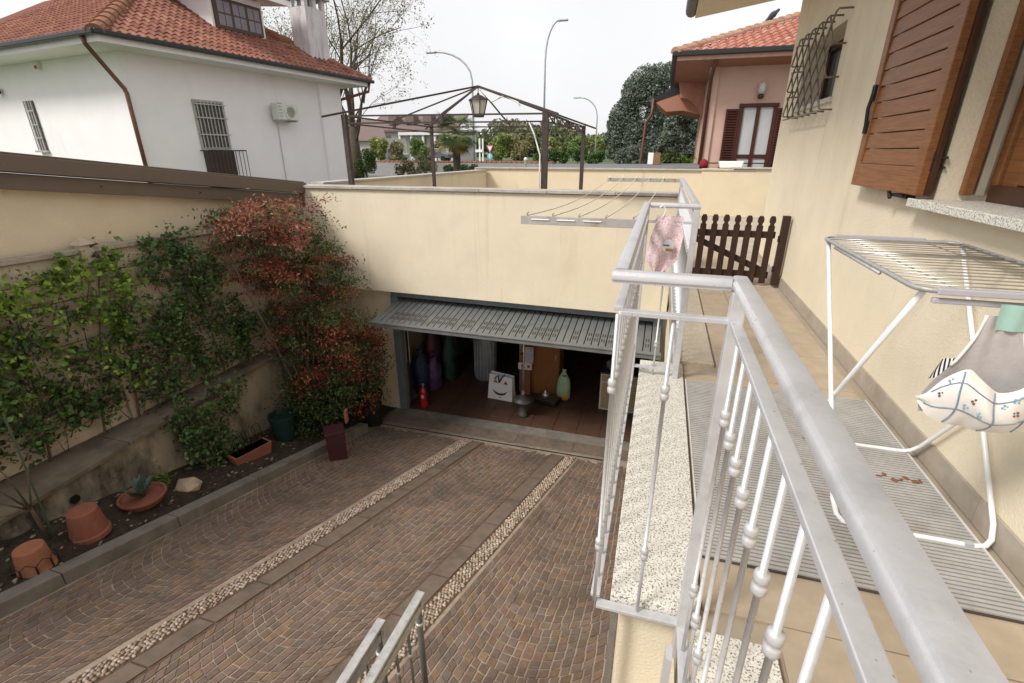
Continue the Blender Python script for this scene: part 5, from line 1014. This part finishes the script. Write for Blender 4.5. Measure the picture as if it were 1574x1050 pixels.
# lower wing with arch
YL = 21.0; w0, w1 = at(1046, 131, YL), at(1006, 150, YL)
MB().prism([V(w0[0]+.6, YL-.1, w0[2]+.25), w0+V(0, -.1, 0), w1+V(0, -.1, 0), w1+V(0, -.1, -.16), V(w0[0]+.6, YL-.1, w0[2]-.1)], (0, 3, 0)).build('porch_roof', GUTTER, kh)
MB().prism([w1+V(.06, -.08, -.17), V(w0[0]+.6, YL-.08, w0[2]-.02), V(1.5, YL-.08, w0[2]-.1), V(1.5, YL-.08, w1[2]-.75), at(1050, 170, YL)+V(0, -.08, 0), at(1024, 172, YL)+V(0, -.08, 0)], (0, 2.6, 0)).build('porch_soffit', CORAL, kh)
ar = []; ac = at(1052, 205, YL-.4)
for t in np.linspace(0, 1, 9): ar.append((at(1046+34*math.sin(t*math.pi/2), 150+46*(1-math.cos(t*math.pi/2)), YL-.4)))
ar = [at(1044, 125, YL-.4)] + ar + [at(1082, 240, YL-.4), at(1100, 240, YL-.4), at(1100, 110, YL-.4)]
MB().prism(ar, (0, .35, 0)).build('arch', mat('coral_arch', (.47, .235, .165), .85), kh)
dp = w1; MB().tube([dp+V(-.02, -.15, -.05), dp+V(-.03, -.15, -.55), dp+V(-.22, -.15, -.85), dp+V(-.30, -.15, -2.6), dp+V(-.32, -.15, -3.4)], .05, 8).build('downpipe', COPPER, kh, smooth=True)
MB().bar((1.2, YK-.9, at(1120, 251, 16)[2]), (4, YK-.9, at(1120, 251, 16)[2]), .03, .03).build('balcony_rail', BLACKI, kh)
bs = thing('laundry_basin', 'white plastic basin on the wall before the pink house', 'basin', at(1123, 258, YF+.6)); p = at(1123, 252, YF+.35)
MB().box((p[0], p[1], 1.20), (.50, .3, .16), taper=1.12).build('basin', WHITE_TUBE, bs, bevel=.02)
p = at(1082, 250, YF+.4); rc = MB(); P_ = IV*V(.13, .12, .16)*(1+rng.uniform(-.15, .15, (12, 1))) + V(p[0], p[1], 1.20); rc.add(P_, IF)
props(rc.build('red_cloth_bundle', mat('crimson_cloth', (.20, .012, .02), .8, var=.3, scale=14), smooth=True), 'crimson cloth bundle on the wall at the corner of the pink house', 'cloth')
# pigeon on the ridge
bp_ = tp(2.72)+V(-.05, 0, .16); pg = MB()
pg.lathe([(.004, -.26), (.03, -.20), (.045, -.12), (.085, -.02), (.09, .06), (.06, .13), (.042, .17), (.046, .20), (.03, .235), (.008, .25)], bp_+V(0, 0, .08), 12, R=np.array(Matrix.Rotation(.85, 3, 'Y')))
props(pg.build('pigeon', mat('slate_feathers', (.05, .055, .065), .8, var=.3, scale=20), smooth=True), 'grey pigeon perched on the ridge of the pink house', 'bird')
# flat grey roof behind the back wall
fr_ = thing('flat_grey_roof', 'low flat grey roof just behind the courtyard wall', 'roof', (-1.2, 17, 0))
MB().prism([at(800, 259, 14.2), at(1085, 258, 14.2), at(1085, 256, 18.5)*V(1, 1, 0)+V(0, 0, 1.14), at(1000, 252, 18.5), at(850, 252, 18.5)], (0, 0, -.12)).build('roof_sheet', mat('grey_bitumen', (.17, .17, .17), .9, var=.12, scale=1.5), fr_); MB().box((-1.3, 16.3, .35), (3.2, 3.4, 1.0)).build('wall', CREAM2, fr_)
sp = at(1003, 245, 17); bxx = thing('roof_box', 'small white and wood box standing on the flat grey roof', 'box', sp); MB().box((sp[0]-.06, 17, 1.30), (.16, .3, .34)).build('white_side', WHITE_TUBE, bxx); MB().box((sp[0]+.13, 17, 1.30), (.20, .28, .34)).build('wood_side', mat('tan_wood', (.25, .13, .07), .8), bxx)
# ------------------------------------------------------------------ trees and the street beyond
def branchy(mb, p, d, L_, r, depth, tips, spread=.55, nseg=3, up=.12):
    pts = [p]; rad = [r]; q = p.copy(); dd = d
    for i in range(nseg): dd = unit(dd+rng.normal(size=3)*.12+V(0, 0, up*.3)); q = q+dd*L_/nseg; pts.append(q.copy()); rad.append(r*(1-.45*(i+1)/nseg))
    mb.tube(pts, rad, 6 if r > .03 else 4, cap=False)
    tips.append(q)
    if depth == 0: return
    for k in range(3 if depth > 1 else 4):
        t = rng.uniform(.35, 1.); b = pts[0]+(pts[-1]-pts[0])*t if k else q; nd = unit(dd+rng.normal(size=3)*spread+V(0, 0, up)); branchy(mb, b, nd, L_*rng.uniform(.55, .78), rad[-1]*rng.uniform(.6, .85), depth-1, tips, spread, nseg, up)
# the big half-bare tree behind the white house
bt = thing('bare_spring_tree', 'tall half bare tree with sparse young leaves behind the white house', 'tree', (-14.4, 22, -.1))
mb = MB(); tips = []
base = V(-14.35, 22, -.1); mb.tube([base, base+V(.02, 0, 1.4), base+V(-.02, 0, 2.7)], [.33, .25, .19], 10)
for (dx, dy, dz, L_, r) in ((-.22, .1, 1, 4.0, .14), (.05, -.1, 1, 4.3, .16), (.42, .1, 1, 3.4, .11), (-.5, .2, .9, 3.2, .10), (.62, -.1, .62, 2.9, .09), (.2, .3, 1, 4.2, .12), (-.15, -.3, 1, 4.0, .11)): branchy(mb, base+V(0, 0, 1.6+rng.uniform(0, 1)), unit(V(dx*.85, dy, dz)), L_*.88, r*.72, 4, tips, .46)
mb.build('trunk', BARK, bt, smooth=True)
tips = np.array(tips); k = rng.integers(0, len(tips), 6500); cen = tips[k]+rng.normal(size=(6500, 3))*.10
leaf_cloud('crown', LEAF, bt, cen, rng.uniform(.06, .12, 6500), pick([(.17, .19, .06), (.13, .145, .055), (.22, .21, .08), (.16, .12, .06)], 6500), aspect=.5)
t2 = thing('pale_spring_tree', 'pale leafy tree top behind the dormer of the white house', 'tree', (-18.5, 27, -.1))
mb = MB(); tips = []; base = V(-19.5, 28, -.1); mb.tube([base, base+V(0, 0, 4)], [.3, .2], 8)
for k in range(7): a = k*.9; branchy(mb, base+V(0, 0, 3.6), unit(V(math.cos(a)*.5, math.sin(a)*.5, 1)), 3.2, .10, 3, tips, .55)
mb.build('trunk', BARK, t2, smooth=True); tips = np.array(tips); k = rng.integers(0, len(tips), 3000); leaf_cloud('crown', LEAF, t2, tips[k]+rng.normal(size=(3000, 3))*.25, rng.uniform(.07, .14, 3000), pick([(.20, .22, .07), (.15, .17, .06)], 3000), aspect=.5)
def bush(nm, lab, cat, c, r, N, cols, size, trunk=None, aspect=.5, m_=LEAF, group=None, nb=7, flat=1.):
    c = V(*c); r = V(*r); o = thing(nm, lab, cat, (c[0], c[1], c[2]-r[2]), group)
    blobs = [(c, r*.5)] + [(c+rng.uniform(-1, 1, 3)*r*.68, r*rng.uniform(.22, .48)) for _ in range(nb+5)]
    p = blob_points(N, blobs); p[:, 2] = np.maximum(p[:, 2], c[2]-r[2]*flat)
    cc = pick(cols, N, .3)
    leaf_cloud('crown' if trunk else 'foliage', m_, o, p, rng.uniform(size*.7, size*1.3, N), cc, aspect=aspect)
    tb = trunk if trunk is not None else c[2]-r[2]*.6
    MB().tube([V(c[0], c[1], -.12), V(c[0], c[1], max(tb, .2)+.1*r[2])], [max(.02, .05*r[2]), max(.012, .03*r[2])], 6).build('trunk' if trunk else 'stem', BARK, o, smooth=True)
    return o
# two blue-green cypresses beside the pink house
BLU_ = [(.14, .175, .135), (.18, .215, .17), (.10, .135, .10), (.22, .25, .20)]
for (lab, lst) in (('tall rounded blue green conifer left of the pink house', [(958, 190, 26, 38), (990, 165, 40, 62), (1010, 130, 24, 30), (955, 225, 22, 28), (985, 225, 40, 30), (948, 205, 14, 26)]), ('lower dark conifer seen under the porch arch of the pink house', [(1045, 205, 28, 42), (1062, 225, 22, 30), (1030, 232, 24, 22), (1068, 190, 14, 22)])):
    D = 31. if 'tall' in lab else 27.; o = thing('conifer', lab, 'tree', at(lst[1][0], 250, D)*V(1, 1, 0), 'conifers beside the pink house'); blobs = []
    for (x, y, w, h) in lst:
        c = at(x, y, D); k = D/805*1.03; R0 = V(w*k, w*k, h*k)
        for _ in range(9): blobs.append((c+rng.uniform(-.75, .75, 3)*R0, np.full(3, rng.uniform(.28, .5))*min(R0)))
        blobs.append((c, R0*.85))
    N = 42000 if 'tall' in lab else 22000; p = blob_points(N, blobs); leaf_cloud('crown', NEEDLE, o, p, rng.uniform(.12, .26, N), pick(BLU_, N, .3), aspect=.35)
    b = at(lst[1][0], 250, D); MB().tube([(b[0], b[1], -.12), (b[0], b[1], 3)], [.25, .12], 8).build('trunk', BARK, o)
bush('small_blue_spruce', 'small blue spruce before the big conifer', 'tree', at(980, 243, 22), (.5, .5, .62), 2500, BLU_, .09, trunk=.3, m_=NEEDLE)
bush('potted_palmlet', 'small yellow green fan palm under the conifer', 'plant', at(1033, 243, 20), (.45, .45, .35), 500, [(.12, .17, .05), (.08, .12, .04)], .28, aspect=.12)
bush('bright_green_bush', 'small bright green bush next to the pink house corner', 'shrub', at(1056, 250, 20), (.3, .3, .25), 700, [(.13, .22, .03), (.09, .16, .03)], .08)
bush('thuja_bush', 'rounded dark green thuja beside the bare tree trunk', 'shrub', at(562, 250, 21)+V(0, 0, -.1), (.55, .5, .75), 5000, [(.06, .10, .02), (.04, .075, .018), (.09, .13, .025)], .07)
HED = [(.085, .15, .04), (.065, .12, .035), (.11, .18, .045)]
for k, (x, y, w, h) in enumerate(((835, 243, 18, 10), (860, 241, 18, 12), (888, 241, 18, 13), (915, 241, 16, 13))):
    c = at(x, y, 38.); bush('laurel_bush', ['leftmost laurel bush behind the gazebo post', 'second laurel bush of the row behind the courtyard', 'third laurel bush of the row behind the courtyard', 'rightmost laurel bush of the row before the conifers'][k], 'shrub', c, (w*.05, .8, h*.05), 1600, HED, .17, group='laurel bushes behind the courtyard wall')
SHR = [(.15, .16, .07), (.19, .17, .09), (.12, .13, .06), (.21, .17, .10)]
for k, (x, y, w, h, lab) in enumerate(((628, 255, 22, 18, 'brownish shrub behind the courtyard side wall'), (655, 250, 18, 22, 'taller brownish shrub left of the palm'), (690, 262, 10, 12, 'small grey green shrub at the foot of the palm'), (720, 260, 22, 8, 'low spreading shrub right of the palm'))):
    bush('garden_shrub', lab, 'shrub', at(x, y, 24.), (w*.031, .5, h*.031), 1500, SHR if k < 2 else [(.09, .12, .06), (.06, .09, .04)], .10)
# fan palm
pm = thing('fan_palm', 'green fan palm with yellow dead fronds beyond the gazebo', 'palm', at(703, 265, 22)*V(1, 1, 0)); pc = at(702, 202, 22.); pb_ = at(703, 268, 22.)
MB().tube([(pb_[0], pb_[1], -.12), (pb_[0], pb_[1], 1.2), (pc[0], pc[1], pc[2])], [.16, .17, .13], 10).build('trunk', BARK, pm, smooth=True)
for k in range(84):
    a = rng.uniform(0, 6.28); el = math.asin(rng.uniform(-.93, .92)); d = V(math.cos(a)*math.cos(el), math.sin(a)*math.cos(el), math.sin(el)); L_ = rng.uniform(.5, .78); hub = pc+d*L_; dead = el < -.65
    fm = MB(); fm.tube([pc, hub], .008, 4); s_ = unit(np.cross(d, V(0, 0, 1))); w = np.cross(s_, d); rl = rng.uniform(.42, .56)
    fm.cur = None
    for j_ in range(13):
        t = (j_-6)*.24; e = hub + (d*math.cos(t)+s_*math.sin(t))*rl + V(0, 0, -.10*abs(math.sin(t))-.05); m1 = hub+(e-hub)*.5; sw_ = np.cross(unit(e-hub), w)*.022
        fm.add([hub, m1+sw_, e, m1-sw_], [(0, 1, 2), (0, 2, 3)])
    fm.build('frond', mat('dead_frond', (.26, .20, .06), .7, var=.3) if dead and rng.random() < .7 else mat('green_frond', (.11, .155, .045), .55, var=.35, scale=3), pm, fix=False)
# far row of trees
FAR = {'yellow green': [(.19, .21, .07), (.22, .23, .08)], 'brownish': [(.17, .17, .08), (.22, .19, .10)], 'mid green': [(.12, .17, .065), (.15, .20, .065)], 'fresh green': [(.20, .24, .07), (.17, .21, .065)]}
for (x, D, h, w, cn, where) in ((585, 52., 36, 17, 'yellow green', 'left of the far apartment house'), (612, 52., 30, 15, 'brownish', 'before the far apartment house'), (645, 52., 34, 16, 'mid green', 'behind the rear left gazebo post'), (672, 60., 34, 15, 'brownish', 'just left of the fan palm'), (722, 92., 40, 20, 'mid green', 'behind the white post frame'), (770, 95., 42, 20, 'fresh green', 'right of the road sign'), (803, 95., 40, 19, 'brownish', 'left of the right gazebo post'), (850, 95., 38, 19, 'yellow green', 'just right of the right gazebo post'), (882, 95., 40, 20, 'mid green', 'above the laurel bush row'), (922, 95., 36, 18, 'fresh green', 'left of the tall conifer')):
    s_ = D/805; c = at(x, 247-h*.52, D)
    bush('street_tree', f'{cn} far tree {where}', 'tree', c, (w*s_, w*s_*.8, h*.5*s_), 3200, [tuple(1.45*q for q in c_) for c_ in FAR[cn]], .62 if D > 70 else .36, trunk=c[2]-h*.2*s_, group='far trees beyond the road')
fw_ = MB(); 
P_ = []
for k in range(46000):
    x = rng.uniform(-190, 60); y = rng.uniform(150, 190); hgt = 7.2+2.3*math.sin(x*.11)+1.6*math.sin(x*.37+1)+rng.uniform(-1, 1.2); P_.append((x, y, rng.uniform(-.1, max(1, hgt))))
props(leaf_cloud('distant_wood', LEAF, None, np.array(P_), 1.9, pick([(.17, .19, .09), (.14, .16, .08), (.20, .19, .11), (.13, .155, .075)], 46000), kind='stuff'), 'distant hazy belt of spring woodland on the horizon', 'woodland')
# street lamps
LAMPM = mat('galvanised_lamp_post', (.42, .43, .44), .5, metal=.3)
def street_lamp(lab, base_px, knee_px, head_px, D):
    b = at(*base_px, D); kn = at(*knee_px, D); hd = at(*head_px, D); o = thing('street_lamp', lab, 'street lamp', (b[0], b[1], -.1), 'street lamps along the road'); pts = [V(kn[0], D, -.12), V(kn[0], D, kn[2])]
    for t in np.linspace(.2, 1, 6): pts.append(V(kn[0]+(hd[0]-kn[0])*(1-math.cos(t*math.pi/2)), D, kn[2]+(hd[2]-kn[2])*math.sin(t*math.pi/2)))
    MB().tube(pts, [.10]+[.07]*(len(pts)-1), 8).build('post', LAMPM, o, smooth=True); sg = 1 if hd[0] > kn[0] else -1; MB().box(hd+V(.3*sg, 0, -.02), (.8, .3, .14)).build('lamp_head', LAMPM, o, bevel=.04)
street_lamp('tall street lamp rising behind the right gazebo post', (836, 252), (838, 95), (860, 31), 45.)
street_lamp('street lamp arching left above the gazebo apex', (726, 250), (726, 125), (668, 80), 40.)
street_lamp('distant street lamp before the conifers', (918, 245), (918, 180), (891, 150), 62.)
# far buildings, cars, signs
bd = thing('apartment_house', 'pale far apartment house with grey roofs seen through the gazebo', 'building', at(625, 240, 80)*V(1, 1, 0)); D = 80.
x0, x1 = at(572, 230, D)[0], at(700, 230, D)[0]; MB().box(((x0+x1)/2, D+5, 2.4), (x1-x0, 10, 5.0)).build('wall', mat('far_render', (.50, .48, .46), .9), bd)
FR = mat('far_roof', (.17, .125, .115), .9, var=.15)
MB().prism([V(x0-.6, D-.8, 4.6), V(x1+.6, D-.8, 4.6), V(x1+.6, D+5, 7.2), V(x0-.6, D+5, 7.2)], (0, 0, .3)).build('roof', FR, bd)
for i in range(7): MB().box((x0+1.2+(x1-x0-2.4)*i/6, D-.03, 3.3), (.9, .06, 1.5)).build('window', PANE, bd)
for i in range(5): MB().box((x0+6+(x1-x0-7)*i/4, D-.9, 2.2), (.35, .35, 4.6)).build('pillar', mat('far_white', (.66, .65, .64), .9), bd)
MB().box(((x0+x1)/2+3, D-.6, 4.25), (x1-x0-6, 1.4, .45)).build('balcony_band', MC['far_white'], bd)
for i in range(4): MB().box((x0+4+3.2*i, D+1.6, 6.4), (1.5, 2, 1.3)).build('dormer', FR, bd)
b2 = thing('dark_roofed_house', 'far house with dark pitched roof beside the bare tree', 'building', at(565, 235, 60)*V(1, 1, 0)); p = at(563, 228, 60.)
MB().box((p[0]-3, 63, 1.5), (11, 6, 3.2)).build('wall', MC['far_render'], b2); MB().prism([V(p[0]-9, 59.4, 2.8), V(p[0]+3.2, 59.4, 2.8), V(p[0]+.6, 63, 5.3), V(p[0]-9, 63, 5.3)], (0, .3, .2)).build('roof', FR, b2)
gwl = thing('garden_wall', 'low grey garden wall with tiled top beyond the courtyard', 'wall', at(640, 260, 32)*V(1, 1, 0)); a, b = at(560, 250, 33.), at(850, 250, 33.)
MB().box(((a[0]+b[0])/2, 33, .30), (b[0]-a[0], .25, .95)).build('wall', mat('grey_wall', (.33, .32, .31), .9, var=.1), gwl)
for k in range(40): t = (k+.5)/40; MB().lathe([(.10, -.16), (.13, .16)], V(a[0]+(b[0]-a[0])*t, 33, .80), 8, R=np.array([[0, 0, 1], [1, 0, 0], [0, 1, 0.]])).build('cap_tile', mat('far_red_tile', (.22, .10, .07), .9), gwl)
CARC = [(.05, .07, .12), (.09, .10, .12), (.35, .35, .36), (.12, .12, .13)]; cl_ = ['dark blue', 'grey', 'silver', 'charcoal']
for k, (x, D) in enumerate(((578, 66.), (592, 64.), (606, 62.), (672, 60.))):
    p = at(x, 245, D); o = thing('parked_car', f'{cl_[k]} parked car far away behind the garden wall', 'car', (p[0], D, -.1), 'cars parked along the far road'); cm = mat('car_'+cl_[k].replace(' ', '_'), CARC[k], .25, spec=.5)
    prof = [(-2.1, .3), (2.1, .3), (2.15, .75), (1.2, .9), (.7, 1.4), (-1.1, 1.45), (-1.9, .95), (-2.15, .8)]; MB().prism([(p[0]+a*.9, D-.85, z+.45) for a, z in prof], (0, 1.7, 0)).build('body', cm, o, bevel=.06)
    MB().prism([(p[0]+a*.9, D-.87, z+.45) for a, z in ((-1.6, .95), (1.0, .95), (.6, 1.33), (-1.05, 1.36))], (0, 1.74, 0)).build('windows', PANE, o)
    for a in (-1.3, 1.3): MB().lathe([(.1, -.9), (.32, -.9), (.32, .9), (.1, .9)], V(p[0]+a*.9, D, .68), 12, R=R_).build('wheel', BLACKP, o)
sg = thing('yield_sign', 'road sign post with give way triangle above a blue disc', 'road sign', at(753, 250, 48)*V(1, 1, 0)); D = 48.; p = at(753, 229, D); q = at(753, 240, D)
MB().tube([(p[0], D+.05, -.1), (p[0], D+.05, p[2]+.3)], .04, 6).build('post', LAMPM, sg); w = .36
MB().prism([p+V(-w, 0, .34), p+V(w, 0, .34), p+V(0, 0, -.38)], (0, .03, 0)).build('triangle_border', mat('red_sign', (.55, .16, .18), .5), sg); MB().prism([p+V(-w*.62, -.01, .22), p+V(w*.62, -.01, .22), p+V(0, -.01, -.20)], (0, .02, 0)).build('triangle_face', WHITE_TUBE, sg)
MB().lathe([(.01, 0), (.27, 0), (.27, .03), (.01, .03)], q, 20, R=R_).build('blue_disc', mat('blue_sign', (.20, .45, .65), .5), sg); MB().box(q+V(0, -.04, 0), (.10, .02, .3)).build('arrow', WHITE_TUBE, sg)
s2 = thing('far_yield_sign', 'small give way sign behind the right gazebo post', 'road sign', at(843, 240, 55)*V(1, 1, 0)); p = at(843, 231, 55.); MB().prism([p+V(-.4, 0, .34), p+V(.4, 0, .34), p+V(0, 0, -.36)], (0, .03, 0)).build('face', mat('pale_red_sign', (.55, .3, .3), .5), s2); MB().tube([(p[0], 55.05, -.1), (p[0], 55.05, p[2])], .04, 6).build('post', LAMPM, s2)
wf = thing('white_goal_frame', 'white post frame standing on the far green', 'frame', at(628, 245, 50)*V(1, 1, 0)); D = 50.
for x in (729, 737, 742): p = at(x, 213, D); MB().tube([(p[0], D, -.1), (p[0], D, p[2])], .09, 8).build('post', WHITE_TUBE, wf)
p = at(735, 232, D); MB().box(p, (1.0, .3, .25)).build('crossbar', WHITE_TUBE, wf)
gl = thing('globe_lamp', 'white globe garden lamp by the brownish shrub', 'lamp', at(619, 262, 24)*V(1, 1, 0)); p = at(619, 256, 24.); MB().lathe([(.02, -.15), (.11, -.10), (.15, 0), (.11, .11), (.02, .15)], p, 14).build('globe', mat('opal_globe', (.75, .75, .72), .3), gl, smooth=True); MB().tube([(p[0], p[1], -.1), p-V(0, 0, .14)], .03, 8).build('post', BLACKI, gl)
g2 = thing('white_barrier', 'small white rounded object beside the hedge beyond the courtyard', 'bollard', at(808, 250, 30)*V(1, 1, 0)); p = at(808, 246, 30.); MB().lathe([(.06, -.9), (.07, -.05), (.12, .0), (.10, .1), (.03, .15)], p, 12).build('body', WHITE_TUBE, g2, smooth=True)
LAWN = mat('lawn', (.115, .13, .06), .95, var=.2, scale=2)
lw = MB(); lw.poly([(-30, 14.5, -.112), (-7, 14.5, -.112), (-7, 30, -.112), (-30, 30, -.112)]); props(lw.build('lawn', LAWN), kind='structure')
fm_ = MB(); fm_.poly([at(640, 252, 70)*V(1, 1, 0)+V(0, 0, -.105), at(830, 252, 70)*V(1, 1, 0)+V(0, 0, -.105), V(-8, 110, -.105), V(-60, 110, -.105)]); props(fm_.build('far_green', LAWN), kind='structure')
